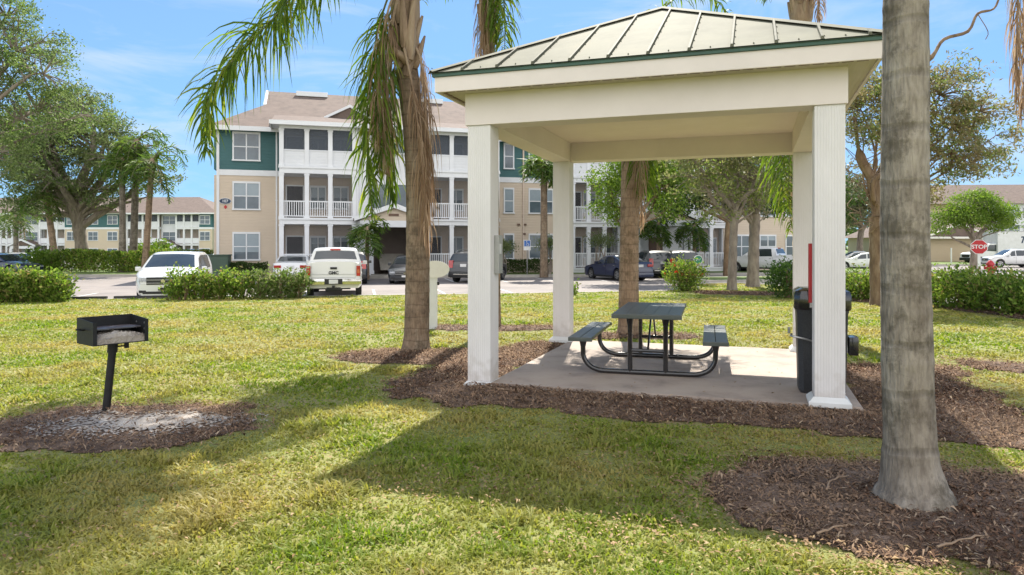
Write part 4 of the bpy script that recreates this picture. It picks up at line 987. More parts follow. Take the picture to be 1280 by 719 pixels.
def make_car(name, kind, paint, label, cat='car', group=None, plate='', rack=False, roofm=None):
    d = SPEC[kind]; L, W, r, sill = d['L'], d['W'], d['r'], d['sill']; ra = r+.065
    root = empty(name, (0,0,0), 0, label, cat, group)
    def hw(u):
        f = 1.0
        nr, na = (.75,.24) if kind == 'minivan' else (.45,.14)
        if u < nr: f -= na*((nr-u)/nr)**2.2
        if u > L-.3: f -= .09*((u-L+.3)/.3)**2.2
        return W/2*f
    def bottom(u):
        z = sill
        if u < .35: z = sill-.03
        for wx in d['wx']:
            if abs(u-wx) < ra: z = max(z, r+math.sqrt(ra*ra-(u-wx)**2))
        return z
    def sec(u):
        b = bottom(u); tp = interp(d['top'], u); be = min(interp(d['belt'], u), tp-.02); w = hw(u); g = max(0, tp-be-.08)
        wr = w-.04-.30*g
        low = [(0,b),(w*.90,b),(w*.985,max(b+.02,sill+.10)),(w,max(b+.04,(sill+be)*.5)),(w*.992,max(b+.06,be-.10)),(w*.965,be)]
        if d.get('bed') and d['bed'][0] < u < d['bed'][1]:
            return low+[(w*.955,tp),(w-.13,tp),(w-.15,tp-.03),(w-.16,.80),(w*.5,.78),(0,.78)]
        return low+[(wr+.035,tp-.075 if g > 0 else tp-.03),(wr-.0,tp-.03),(wr-.09,tp-.004),(wr*.66,tp+.012),(wr*.33,tp+.022),(0,tp+.025)]
    st = set(np.linspace(0, L, 48).round(3))
    for wx in d['wx']:
        for k in range(15): st.add(round(wx-ra*math.cos(PI*k/14), 4))
    for p in d['top']: st.add(p[0])
    if d.get('bed'):
        for q in d['bed']: st.add(q-.002); st.add(q+.002)
    st = sorted(st); st[0] = .0
    nk = 12
    V = []; F = []
    def ring(u):
        s_ = sec(u); x = L/2-u
        return [(x, y, z) for y, z in s_]+[(x, -y, z) for y, z in s_[-2:0:-1]]
    n = len(ring(.1))
    for u in st: V += ring(u)
    for i in range(len(st)-1):
        for j in range(n): F.append((i*n+j, i*n+(j+1) % n, (i+1)*n+(j+1) % n, (i+1)*n+j))
    F += [tuple(range(n-1,-1,-1)), tuple((len(st)-1)*n+j for j in range(n))]
    b = MB(); b.add(V, F); body = b.build('body', M[paint], root, True)
    def sample(u, k):   # k in 0..11 along one side; negative side mirrored
        s_ = sec(u); kk = abs(k); i = min(int(kk), 10); f = kk-i
        y = s_[i][0]*(1-f)+s_[i+1][0]*f; z = s_[i][1]*(1-f)+s_[i+1][1]*f
        return Vector((L/2-u, y if k >= 0 else -y, z))
    def panel(nm, us, ks, m, off, flip=1):
        """us(i,j), ks(j): grid patch of the skin pushed outwards"""
        P = [[sample(u, k) for k in ks] for u in us]; ctr = Vector((0,0,.8)); Q = []
        for i in range(len(us)):
            for j in range(len(ks)):
                a = P[min(i+1,len(us)-1)][j]-P[max(i-1,0)][j]; c = P[i][min(j+1,len(ks)-1)]-P[i][max(j-1,0)][j] if False else P[i][min(j+1,len(ks)-1)]-P[i][max(j-1,0)]
                nn = a.cross(c)
                nn = nn.normalized() if nn.length > 1e-9 else Vector((0,0,1))
                if nn.dot(P[i][j]-ctr) < 0: nn = -nn
                Q.append(P[i][j]+nn*off)
        J = len(ks); b = MB(); b.add(Q, [(i*J+j, i*J+j+1, (i+1)*J+j+1, (i+1)*J+j) for i in range(len(us)-1) for j in range(J-1)])
        return b.build(nm, m, body, True)
    # windscreen and rear window follow the skin across the top points 8..-8 (through 11)
    def across(u, v):   # v -1..1 across the roof width between points 8
        s_ = sec(u); ys = [p[0] for p in s_[8:]]; 
        y = v*ys[0]; z = float(np.interp(abs(y), [p[0] for p in s_[8:]][::-1], [p[1] for p in s_[8:]][::-1])); return Vector((L/2-u, y, z))
    def glass(nm, u0, u1, spread, m=M['carglass'], off=.012):
        N = 6; J = 9; P = []
        for i in range(N):
            u = u0+(u1-u0)*i/(N-1)
            for j in range(J): P.append(across(u, (-1+2*j/(J-1))*spread))
        nrm = (P[J*(N-1)+J//2]-P[J//2]).cross(Vector((0,1,0))).normalized()
        if nrm.z < 0: nrm = -nrm
        P = [p+nrm*off for p in P]; b = MB(); b.add(P, [(i*J+j,i*J+j+1,(i+1)*J+j+1,(i+1)*J+j) for i in range(N-1) for j in range(J-1)])
        return b.build(nm, m, body, True)
    glass('windscreen', d['ws'][0], d['ws'][1], 1.0); glass('rear_window', d['rw'][0], d['rw'][1], .97)
    for sgn in (1, -1):
        for (b0, b1), (t0, t1) in d['side']:
            J = 5; N = 6; Q = []
            for i in range(N):
                fu = i/(N-1)
                for j in range(J):
                    fk = j/(J-1); u = (b0*(1-fk)+t0*fk)*(1-fu)+(b1*(1-fk)+t1*fk)*fu
                    s_ = sec(u); a, c = s_[5], s_[6]; f = .06+.86*fk
                    y = a[0]*(1-f)+c[0]*f; z = a[1]*(1-f)+c[1]*f
                    Q.append((L/2-u, sgn*(y+.008), z+.004))
            b = MB(); b.add(Q, [(i*J+j,i*J+j+1,(i+1)*J+j+1,(i+1)*J+j) for i in range(N-1) for j in range(J-1)]); b.build('side_window', M['carglass'], body, True)
        # mirrors, handles, sill
        u = d['ws'][0]+.35; be = interp(d['belt'], u); b = MB(); b.bbox(L/2-u-.09, L/2-u+.06, sgn*(W/2+.04) if sgn > 0 else -(W/2+.22), sgn*(W/2+.22) if sgn > 0 else -(W/2+.04), be+.02, be+.17, .03)
        y0, y1 = sorted((sgn*(W/2-.12), sgn*(W/2+.06))); b.box(L/2-u-.03, L/2-u+.03, y0, y1, be+.03, be+.07); b.build('wing_mirror', M[paint], root)
        for (b0, b1), _ in d['side'][:2]:
            z = interp(d['belt'], b1)-.13; b = MB(); ya, yb = sorted((sgn*(W/2-.01), sgn*(W/2+.022))); b.bbox(L/2-b1+.03, L/2-b1+.2, ya, yb, z, z+.03, .008); b.build('door_handle', M['chrome'], root)
            b = MB(); yy = sgn*(W/2+.001); ya, yb = sorted((yy-sgn*.012, yy+sgn*.002)); b.box(L/2-b1-.045, L/2-b1-.037, ya, yb, sill+.12, z+.10); b.build('door_seam', M['blacktrim'], root)
        b = MB(); ya, yb = sorted((sgn*(W/2-.09), sgn*(W/2-.02))); b.bbox(L/2-d['wx'][1]+ra+.01, L/2-d['wx'][0]-ra-.01, ya, yb, sill-.05, sill+.06, .02); b.build('sill_trim', M['blacktrim'], root)
    # wheels
    for wx in d['wx']:
        for sgn in (1, -1):
            x = L/2-wx; y = sgn*(W/2-.125); b = MB()
            b.tube([(x,y-.11,r),(x,y-.10,r),(x,y+.10,r),(x,y+.11,r)], [r-.03,r,r,r-.03], 26); w = b.build('wheel', M['tyre'], root, True)
            b = MB(); yo = y+sgn*.113
            rr = r*.66; b.tube([(x,yo-sgn*.02,r),(x,yo,r)], [rr,rr*.98], 24)
            rim = b.build('rim', M['rim'], w, True); b = MB()
            for k in range(5):
                a0 = 2*PI*(k+.5)/5; pts = []
                for (ra_, da) in ((.25,.0),(.85,.28),(.85,-.28)): pts.append((x+rr*ra_*math.cos(a0+da), r+rr*ra_*math.sin(a0+da)))
                b.prism(pts, 'y', yo+sgn*.002, yo+sgn*.006)
            b.build('rim_gap', M['blacktrim'], w)
    f = L/2; k = -L/2
    # front end
    zt = interp(d['top'], .06)
    hx = {'minivan':(.70,.88),'sedan':(.55,.68),'suv':(.70,.86),'pickup':(.80,1.03)}[kind]
    for sgn in (1, -1):
        b = MB(); ya, yb = sorted((sgn*(W/2*(.44 if kind == 'minivan' else .56)), sgn*(W/2*(.78 if kind == 'minivan' else .86)))); P = []
        zz0, zz1 = hx
        b.prism([(f-.16,zz0),(f+.012,zz0+.01),(f+.0,zz1-.03),(f-.30,zz1)], 'y', ya, yb); b.build('headlight', M['head'], root)
        b = MB(); ya, yb = sorted((sgn*(W/2*.55), sgn*(W/2*.78))); b.bbox(f-.1, f+.018, ya, yb, sill+.06, sill+.15, .02); b.build('fog_light', M['blacktrim'], root)
        # rear lamps
        zb = interp(d['belt'], L-.15)
        b = MB()
        if kind == 'pickup': ya, yb = sorted((sgn*(W/2*.80), sgn*(W/2*.945))); b.bbox(k-.02, k+.10, ya, yb, .86, 1.24, .02)
        elif kind == 'sedan': ya, yb = sorted((sgn*(W/2*.52), sgn*(W/2*.925))); b.bbox(k-.02, k+.14, ya, yb, .80, .95, .025)
        else: ya, yb = sorted((sgn*(W/2*.66), sgn*(W/2*.93))); b.prism([(k-.015,.80),(k+.12,.80),(k+.22,1.20),(k+.05,1.20)], 'y', ya, yb)
        tl = b.build('tail_light', M['tail'], root)
        if kind in ('pickup',):
            b = MB(); b.bbox(k-.026, k-.019, ya+.03, yb-.03, .97, 1.10, .002); b.build('indicator', M['amber'], tl)
    gz0, gz1 = hx[0]-.10, hx[1]-.02
    b = MB(); b.bbox(f-.12, f+.016, -W*.27, W*.27, gz0, gz1, .02); g = b.build('grille', M['blacktrim'], root)
    b = MB()
    for q in range(2): b.bbox(f+.012, f+.028, -W*.265, W*.265, gz0+.05+q*(gz1-gz0-.04)/2, gz0+.07+q*(gz1-gz0-.04)/2, .004)
    b.build('grille_bar', M['steel'], g); b = MB(); b.cyl((f+.03,0,(gz0+gz1)/2), 'x', .07, .02, 16); b.build('badge', M['chrome'], g)
    b = MB(); b.bbox(f-.1, f+.02, -W*.33, W*.33, sill+.02, sill+.11, .02); b.build('air_intake', M['blacktrim'], root)
    b = MB(); b.box(f+.018, f+.028, -.16, .16, sill+.14, sill+.24); b.build('number_plate', M['vinyl'] if kind != 'minivan' else M['blacktrim'], root)
    # rear end
    if kind == 'pickup':
        b = MB(); b.bbox(k-.14, k+.06, -W/2*.97, W/2*.97, .56, .76, .03); bp = b.build('bumper', M['chrome'], root, True)
        b = MB(); b.bbox(k-.145, k-.138, -.32, .32, .565, .765, .002); b.build('bumper_step', M['blacktrim'], bp)
        b = MB(); b.bbox(k-.155, k-.146, -.16, .16, .59, .74, .002); b.build('number_plate', M['vinyl'], root)
        b = MB(); b.box(k-.012, k+.01, -W/2*.78, W/2*.78, .80, .812); b.box(k-.012, k+.01, -W/2*.78, -W/2*.775, .80, 1.33); b.box(k-.012, k+.01, W/2*.775, W/2*.78, .80, 1.33); b.box(k-.010,k+.01,-W/2*.77,W/2*.77,.92,.928); b.build('tailgate_seam', M['greybox'], body)
        b = MB(); b.bbox(k-.018, k+.01, -.12, .12, 1.11, 1.19, .006); b.build('tailgate_handle', M['blacktrim'], body)
        if plate: text_part('lettering', plate, .16, M['blacktrim'], body, Matrix.Translation((k-.010,0,.975)) @ Matrix.Rotation(-PI/2,4,'Z') @ Matrix.Rotation(PI/2,4,'X'), .003, 0, .006)
        b = MB(); u = d['rw'][0]-.06; b.bbox(L/2-u-.10, L/2-u+.02, -.20, .20, interp(d['top'],u)-.02, interp(d['top'],u)+.045, .01); b.build('brake_light', M['tail'], root)
        b = MB(); b.tube([(k+.25,-.6,.42),(k+.25,.6,.42)], .06, 8); b.bbox(k+.0, k+.9, -.30, .30, .30, .5, .05); b.bbox(k-.22, k+.1, -.05, .05, .44, .52, .01); b.build('hitch', M['blacktrim'], root)
    else:
        zp = .86 if kind in ('suv', 'minivan') else .78
        b = MB(); b.bbox(k-.02, k+.04, -.17, .17, zp, zp+.15, .003); b.build('number_plate', M['vinyl'], root)
        b = MB(); b.bbox(k-.05, k+.10, -W/2*.93, W/2*.93, sill+.02, sill+.24, .04); b.build('bumper', M['blacktrim'] if kind == 'suv' else M[paint], root, True)
        if kind != 'sedan':
            b = MB(); b.bbox(k-.056, k-.03, -W/2*.6, W/2*.6, sill+.16, sill+.20, .004); b.build('bumper_strip', M['chrome'], root)
    if rack:
        for sgn in (1, -1):
            b = MB(); zt = interp(d['top'], 3)+.05; y = sgn*(W/2-.28); b.tube(catmull([(L/2-2.3,y,zt-.05),(L/2-2.5,y,zt+.02),(L/2-3.7,y,zt+.02),(L/2-3.9,y,zt-.05)],4), .018, 6); b.build('roof_rail', M['chrome'], root)
    if roofm:
        glass('roof_panel', d['ws'][1]+.12, d['rw'][0]-.35, .9, M[roofm], .015)
    return root
def put(o, x, y, hx, hy, z=LOT):
    o.location = (x, y, z); o.rotation_euler = (0, 0, math.atan2(hy, hx)); return o
def put_rear(o, px, Yr, hx, hy, L, z=LOT):  # rear bumper centre at (px, Yr)
    h = Vector((hx, hy, 0)).normalized(); p = Vector((gx(px, Yr), Yr, 0))+h*L/2; return put(o, p.x, p.y, hx, hy, z)
def build_cars():
    c = make_car('minivan', 'minivan', 'paint_white', 'white minivan parked nose first behind the hedge on the left', 'minivan', roofm=None)
    h = Vector((.27,-.96,0)).normalized(); Yf = 24.9; p = Vector((gx(204, Yf), Yf, 0))-h*2.55; put(c, p.x, p.y, h.x, h.y)
    c = make_car('pickup_truck', 'pickup', 'paint_pearl', 'white pickup truck seen from behind with its tailgate shut at the lawn edge', 'pickup', plate='GMC')
    put_rear(c, 417, 25.9, -.21, .98, 5.8)
    c = make_car('parked_car', 'sedan', 'paint_white', 'white car parked beyond the hedge just left of the pickup', 'car', 'cars parked before the building')
    put_rear(c, 363, 37.5, -.2, .98, 4.8)
    c = make_car('parked_car', 'suv', 'paint_grey', 'dark car mostly hidden behind the right side of the white pickup', 'car', 'cars parked before the building')
    put_rear(c, 436, 36.0, -.2, .98, 4.6)
    c = make_car('parked_car', 'sedan', 'paint_grey', 'dark grey sedan facing the viewer beside the brown palm trunk', 'car', 'cars parked before the building')
    h = Vector((.02,-1,0)).normalized(); Yf = 36.4; p = Vector((gx(506, Yf), Yf, 0))-h*2.4; put(c, p.x, p.y, h.x, h.y)
    c = make_car('parked_car', 'suv', 'paint_black', 'black suv with silver roof rails leaving the bay right of the brown palm', 'suv', 'cars parked before the building', rack=True, roofm='paint_pearl')
    put_rear(c, 579, 37.6, .33, .94, 4.6)
    c = make_car('parked_car', 'sedan', 'paint_navy', 'dark blue sedan seen behind the banded palm and picnic table', 'car', 'cars parked before the building')
    put_rear(c, 801, 39.5, -.42, .91, 4.8)
    c = make_car('parked_car', 'suv', 'paint_grey', 'dark car between the blue sedan and the flowering shrub', 'car', 'cars parked before the building'); put_rear(c, 829, 43.5, -.1, 1, 4.6)
    c = make_car('parked_car', 'suv', 'paint_black', 'black suv behind the shrub with red flowers', 'suv', 'cars parked before the building'); put_rear(c, 856, 42.5, .1, 1, 4.6)
    c = make_car('pickup_truck', 'pickup', 'paint_white', 'white crew cab pickup seen side on behind the two oak trunks', 'pickup')
    a = math.atan2(.94, .34)+math.radians(70); h = Vector((math.cos(a), math.sin(a), 0)); p = Vector((gx(958, 50.5), 50.5, 0)); put(c, p.x, p.y, h.x, h.y)
    s0 = make_car('parked_car', 'sedan', 'paint_white', 'white car seen in the gap between the right post and the gnarled tree', 'car', 'cars beyond the right post'); put(s0, gx(1078,58), 58, -1, .3)
    def more(src, label, x, y, hx, hy, group):
        o = copy_tree(src); o['label'] = label; o['group'] = group; return put(o, x, y, hx, hy)
    more(s0, 'second white car farther off between right post and gnarled tree', gx(1068,72), 72, -1, .2, 'cars beyond the right post')
    s1 = make_car('parked_car', 'suv', 'paint_white', 'white suv with grey wheel arches parked in front of the box truck', 'suv', 'cars by the right hand road'); put(s1, gx(1264,66), 66, -1, .12)
    t = build_truck()
    n = make_car('parked_car', 'sedan', 'paint_navy', 'dark blue car at the far left edge above the left hedge', 'car', 'cars on the left'); put(n, gx(6,48), 48, .95, -.25)
    more(s0, 'silver white car parked just right of the blue one at the left', gx(24,54), 54, .6, -.8, 'cars on the left')
    g = make_car('parked_car', 'suv', 'paint_grey', 'dark car beyond the roof of the white minivan', 'car', 'cars on the left'); put(g, gx(238,62), 62, .3, -.95)
    more(s0, 'white car far behind the right of the minivan roof', gx(254,56), 56, .5, -.85, 'cars on the left')
def build_truck():
    Y = 78; r = empty('box_truck', (gx(1207, Y), Y, LOT), math.radians(2), 'white box truck with dark lettering on its side beyond the stop sign', 'truck')
    # local: x grows to the right = to the rear, nose at x=0, side facing -y
    b = MB(); b.prism([(0,.45),(.05,1.1),(.3,1.25),(1.3,1.42),(1.9,2.15),(2.1,2.25),(3.2,2.25),(3.2,.45)], 'y', -.95, .95); cab = b.build('cab', M['paint_white'], r)
    b = MB(); b.prism([(1.55,1.45),(2.0,2.1),(2.75,2.1),(2.75,1.40)], 'y', -.965, -.952); b.build('side_window', M['carglass'], cab)
    b = MB(); b.add([(1.36,-.85,1.50),(1.36,.85,1.50),(1.86,.80,2.12),(1.86,-.80,2.12)], [(0,1,2,3)]); b.build('windscreen', M['carglass'], cab)
    b = MB(); b.bbox(-.08,.12,-.95,.95,.4,.7,.03); b.build('bumper', M['blacktrim'], cab); b = MB(); b.box(-.02,.0,-.6,.6,.75,1.05); b.build('grille', M['blacktrim'], cab)
    b = MB(); b.bbox(2.75, 9.2, -1.2, 1.2, 1.0, 3.62, .03); b.box(2.75, 3.3, -1.1, 1.1, 2.3, 3.6); bx = b.build('cargo_box', M['vinyl'], r)
    b = MB(); b.box(2.74, 9.21, -1.215, -1.201, 3.50, 3.60); b.box(2.74, 9.21, -1.215, -1.201, 1.0, 1.1); b.build('edge_rail', M['steel'], bx)
    text_part('lettering', 'TRU', 1.0, M['navy'], bx, Matrix.Translation((6.1,-1.21,2.62)) @ Matrix.Rotation(PI/2,4,'X'), .004, .35, .03)
    b = MB(); b.box(3.2, 9.0, -.5, .5, .6, .99); b.build('chassis', M['blacktrim'], r)
    for x in (.95, 7.2):
        for y in (-.85, .85):
            b = MB(); b.cyl((x,y,.42),'y',.42,.26,24); w = b.build('wheel', M['tyre'], r, True)
            b = MB(); b.cyl((x,y+(.135 if y > 0 else -.135),.42),'y',.24,.02,18); b.build('rim', M['rim'], w)
    return r
# ------------------------------------------------------------------ vegetation
def leaf_quads(C, size, asp=.45, dirs=None, spread=1.0, droop=0):
    n = len(C); a = rng.normal(size=(n,3)); a[:,2] -= droop
    if dirs is not None: a = a*spread+dirs
    a /= np.linalg.norm(a, axis=1, keepdims=True)
    b = np.cross(a, rng.normal(size=(n,3))); b /= np.linalg.norm(b, axis=1, keepdims=True)+1e-9
    s = (size*(.6+.8*rng.random(n)))[:,None]
    return np.stack([C-a*s*.5, C+b*s*asp*.5-a*s*.05, C+a*s*.5, C-b*s*asp*.5-a*s*.05], 1)
def tree(name, label, cat, base, trunk, lobes, clumps, leaves, lsize, lmat, bark, rc=.5, limb_r=.12, group=None, shell=.55, twigs=.6, seed=1, flat=.6, extra=None, root=None, asp=.45):
    """trunk: list of (x,y,z,r) relative to base; lobes: (x,y,z,rx,ry,rz) relative. Crown = clumps of loose leaves on twigs."""
    R = random.Random(seed)
    r = root or empty(name, base, 0, label, cat, group)
    wood = MB(); tp = [Vector(p[:3]) for p in trunk]; cr = catmull(tp, 5)
    rad = list(np.interp(np.linspace(0, 1, len(cr)), np.linspace(0, 1, len(trunk)), [p[3] for p in trunk]))
    wood.tube(cr, [q*(1+.06*math.sin(3*i)) for i, q in enumerate(rad)], 12)
    cl = []; tot = sum(l[3]*l[4]*l[5] for l in lobes)
    lavg = (tot/len(lobes))**(1/3)
    for l in lobes:
        c = Vector(l[:3]); k = max(3, int(clumps*(l[3]*l[4]*l[5])/tot))
        # limb from a point on the upper trunk
        start = tp[-1] if c.z > tp[-1].z else tp[-1].lerp(tp[-2], R.random()*.5)
        if len(tp) > 2 and R.random() < .35: start = tp[-1].lerp(tp[-2], .4)
        mid = start.lerp(c, .5)+Vector((R.uniform(-.1,.1), R.uniform(-.1,.1), R.uniform(-.05,.15)))*(c-start).length
        q1 = start.lerp(mid, .5)+Vector((R.uniform(-.06,.06),R.uniform(-.06,.06),.03))*(c-start).length
        L = catmull([start, q1, mid, c.lerp(mid,.4)+Vector((R.uniform(-.1,.1),0,R.uniform(-.05,.1)))*(c-start).length, c], 4)
        lr = limb_r*(.7+.6*R.random())*min(1.15, max(.25, (l[3]*l[4]*l[5])**(1/3)/lavg)); wood.tube(L, [max(.012, lr*(1-.8*i/(len(L)-1))) for i in range(len(L))], 7)
        lnodes = L[len(L)//3:]
        for i in range(k):
            while True:
                v = Vector((R.uniform(-1,1), R.uniform(-1,1), R.uniform(-1,1)))
                if shell*.55 < v.length <= 1: break
            if v.length < shell and R.random() < .6: v = v.normalized()*R.uniform(shell, 1)
            p = c+Vector((v.x*l[3], v.y*l[4], v.z*l[5])); cl.append(p)
            if R.random() < twigs:
                s = min(lnodes, key=lambda q: (q-p).length); m = s.lerp(p, .5)+Vector((R.uniform(-.12,.12),R.uniform(-.12,.12),R.uniform(0,.15)))*(p-s).length
                tr_ = max(.006, lr*.16); wood.tube([s, s.lerp(m,.6), m, p], [tr_*1.6, tr_*1.2, tr_, tr_*.4], 4, False)
    if extra: extra(wood)
    wood.build('trunk', bark, r, True)
    Cc = np.array([list(p) for p in cl]); n = len(Cc)
    rr = rc*(.5+rng.random(n)*.9); cnt = np.maximum(4, (leaves*(rr/rc)**1.6).astype(int)); I = np.repeat(np.arange(n), cnt)
    off = rng.normal(size=(len(I),3))*.40; off[:,2] *= flat
    P = Cc[I]+off*rr[I][:,None]
    quads('crown', leaf_quads(P, lsize, asp), lmat, r)
    return r
def shrub(name, label, cat, x, y, z, rx, ry, h, n, lsize, lmat, group=None, legs=6, seed=0, stems_h=.35, boxy=False, flowers=0):
    R = random.Random(seed); r = empty(name, (x, y, z), 0, label, cat, group); w = MB(); tips = []
    for i in range(legs):
        a = R.uniform(0, 2*PI); q = R.uniform(.0, .35); e = R.uniform(.5, .95)
        p0 = Vector((math.cos(a)*q*rx, math.sin(a)*q*ry, -.03)); p2 = Vector((math.cos(a)*e*rx, math.sin(a)*e*ry, h*R.uniform(.6,.9)))
        w.tube(catmull([p0, p0.lerp(p2,.5)+Vector((0,0,.1*h)), p2], 3), [.02*h+.004]*3+[.012*h+.003]*3+[.006], 5, False)
        m = p0.lerp(p2, .5); 
        for k in range(2):
            t = m+Vector((R.uniform(-.4,.4)*rx, R.uniform(-.4,.4)*ry, R.uniform(.15,.45)*h)); w.tube([m, t], [.010*h+.003, .004], 4, False)
    w.build('stem', M['bark_brown'], r, True)
    # foliage: leafy shoots in an uneven mound
    k = max(12, n//22); u = rng.random(k)*2*PI; cz = rng.random(k)
    rad = rng.random(k)**.45
    prof = np.where(cz < stems_h, .55+.45*cz/stems_h, 1-.25*((cz-stems_h)/(1-stems_h))**3) if not boxy else np.where(cz < .15, .85, 1.0)
    bump = 1+.22*(np.sin(u*3+seed)+np.sin(u*5+seed*2))*.5
    C = np.stack([np.cos(u)*rad*prof*rx*bump, np.sin(u)*rad*prof*ry*bump, (.12+.88*cz)*h*(1-.12*rad*rng.random(k)-.10*(np.sin(u*2+seed)+1)*rad)], -1)
    I = np.repeat(np.arange(k), n//k); sg = min(rx, ry, h)*.13+.05
    P = C[I]+rng.normal(size=(len(I),3))*sg; P[:,2] = np.maximum(P[:,2], .02)
    up = np.stack([P[:,0]-C[I][:,0], P[:,1]-C[I][:,1], np.full(len(I), sg*1.2)], -1)/sg
    quads('foliage', leaf_quads(P, lsize, .5, up, .7), lmat, r)
    if flowers:
        t = C[rng.integers(0, k, flowers)]; t = t*np.array([1.02,1.02,1.0]); t[:,2] = np.maximum(t[:,2], h*.55)
        quads('flower', leaf_quads(np.repeat(t, 8, 0)+rng.normal(size=(flowers*8,3))*.035, .08, .9), M['flower'], r)
    return r
def hedge(label, pts, w, h, z, n, lsize, lmat, group=None, seed=0):
    """continuous clipped hedge along a polyline"""
    r = empty('hedge', (pts[0][0], pts[0][1], z), 0, label, 'hedge', group); P = np.array(pts, float)-np.array(pts[0]); seg = np.hypot(*(P[1:]-P[:-1]).T); T = seg.sum()
    t = rng.random(n)*T; cs = np.concatenate([[0], np.cumsum(seg)]); X = np.interp(t, cs, P[:,0]); Y = np.interp(t, cs, P[:,1])
    d = (P[-1]-P[0])/np.linalg.norm(P[-1]-P[0]); v = rng.random(n)*2-1; v = np.sign(v)*np.abs(v)**.5
    zz = rng.random(n)**.7; hh = h*(1+.14*(vnoise(t*1.1, np.zeros(n), seed)-.5)+.10*(vnoise(t*4, np.zeros(n), seed+3)-.5)); 
    q = w/2*(1+.25*(vnoise(t*1.5, zz*3, seed+5)-.5))
    C = np.stack([X-d[1]*v*q, Y+d[0]*v*q, zz*hh+rng.normal(size=n)*.02], -1)
    up = np.stack([-d[1]*v, d[0]*v, .4+zz], -1)
    quads('foliage', leaf_quads(C, lsize, .55, up, .8), lmat, r)
    b = MB(); k = int(T/.35)
    for i in range(k):
        tt = (i+.5)/k*T; x = float(np.interp(tt, cs, P[:,0])); y = float(np.interp(tt, cs, P[:,1])); b.tube([(x,y,-.05),(x+random.uniform(-.15,.15),y+random.uniform(-.15,.15),h*.8)], [.02,.008], 4, False)
    b.build('stem', M['bark_brown'], r); return r

def frond(pts, ll=.55, lw=.022, n=70, droop=1.0, sweep=.5, m='frond', parent=None, name='frond', thick=.022, hug=0, seed=0, segs=4, droopvar=.3, plumose=.5, missing=0):
    """pinnate palm leaf: rachis through pts, narrow leaflets falling from both sides under their own weight"""
    R = np.random.default_rng(seed+77); C = catmull(pts, 10); K = len(C)
    arr = np.array([list(p) for p in C]); seg = np.linalg.norm(arr[1:]-arr[:-1], axis=1); cs = np.concatenate([[0], np.cumsum(seg)]); T = cs[-1]
    rr = MB(); rr.tube(C[::2]+[C[-1]], [max(.004, thick*(1-.85*i/(len(C[::2])))) for i in range(len(C[::2])+1)], 6)
    t = np.repeat(np.linspace(.14, .995, n), 2)*T; side = np.tile([1., -1.], n)
    if missing: k = R.random(len(t)) > missing; t, side = t[k], side[k]
    N = len(t); P = np.stack([np.interp(t, cs, arr[:,i]) for i in range(3)], -1)
    e = T*.01; D = np.stack([np.interp(np.minimum(t+e, T), cs, arr[:,i])-np.interp(t-e, cs, arr[:,i]) for i in range(3)], -1); D /= np.linalg.norm(D, axis=1, keepdims=True)
    up = np.array([0,0,1.]); Sd = np.cross(D, up); nn = np.linalg.norm(Sd, axis=1, keepdims=True)
    ref = np.cross(arr[K//3]-arr[0], up); ref /= np.linalg.norm(ref)+1e-9
    Sd = np.where(nn > .25, Sd/(nn+1e-9), ref); Sd /= np.linalg.norm(Sd, axis=1, keepdims=True)
    Nn = np.cross(Sd, D)
    f = t/T; Lf = ll*(.55+.9*np.sin(np.clip(f*1.05, 0, 1)*PI)**.7)*(.8+.35*R.random(N))*np.where(f > .9, .75, 1)
    d = Sd*side[:,None]*(1-hug)+D*(sweep+.25*R.normal(size=N)[:,None]*.5)+Nn*(R.normal(size=N)*plumose)[:,None]
    d /= np.linalg.norm(d, axis=1, keepdims=True)
    dr = droop*(1+droopvar*R.normal(size=N)); pos = P.copy(); rows = []; st = Lf/segs
    tw = R.normal(size=(N,3))*.6
    for s in range(segs+1):
        wdt = lw*[.6,1,.85,.5,.06][min(4, int(round(s*4/segs)))]
        wd = np.cross(d, np.array([0,0,1.])+tw); wd /= np.linalg.norm(wd, axis=1, keepdims=True)+1e-9
        rows.append((pos-wd*wdt*.5, pos+wd*wdt*.5))
        pos = pos+d*st[:,None]; d = d+np.array([0,0,-1.])*(dr*.45)[:,None]; d /= np.linalg.norm(d, axis=1, keepdims=True)
    V = np.stack([x for ab in rows for x in ab], 1); nv = 2*(segs+1); q = np.array([[2*s, 2*s+1, 2*s+3, 2*s+2] for s in range(segs)])
    lo = (np.arange(N)[:,None,None]*nv+q[None]).reshape(-1)
    fr = npmesh(name, V.reshape(-1,3), np.full(N*segs, 4), lo, M[m], parent)
    rr.build('rachis', M['stalk'] if m != 'frond_dead' else M['boot'], fr, True)
    return fr
def arch(c, az, el, L, g=1.0, n=7):
    """gravity-bent rachis control points starting at c"""
    p = Vector(c); d = Vector((math.cos(az)*math.cos(el), math.sin(az)*math.cos(el), math.sin(el))); out = [p.copy()]
    for i in range(n):
        p = p+d*L/n; out.append(p.copy()); d = (d+Vector((0,0,-1))*g*.28*(1+i*.25)).normalized()
    return out
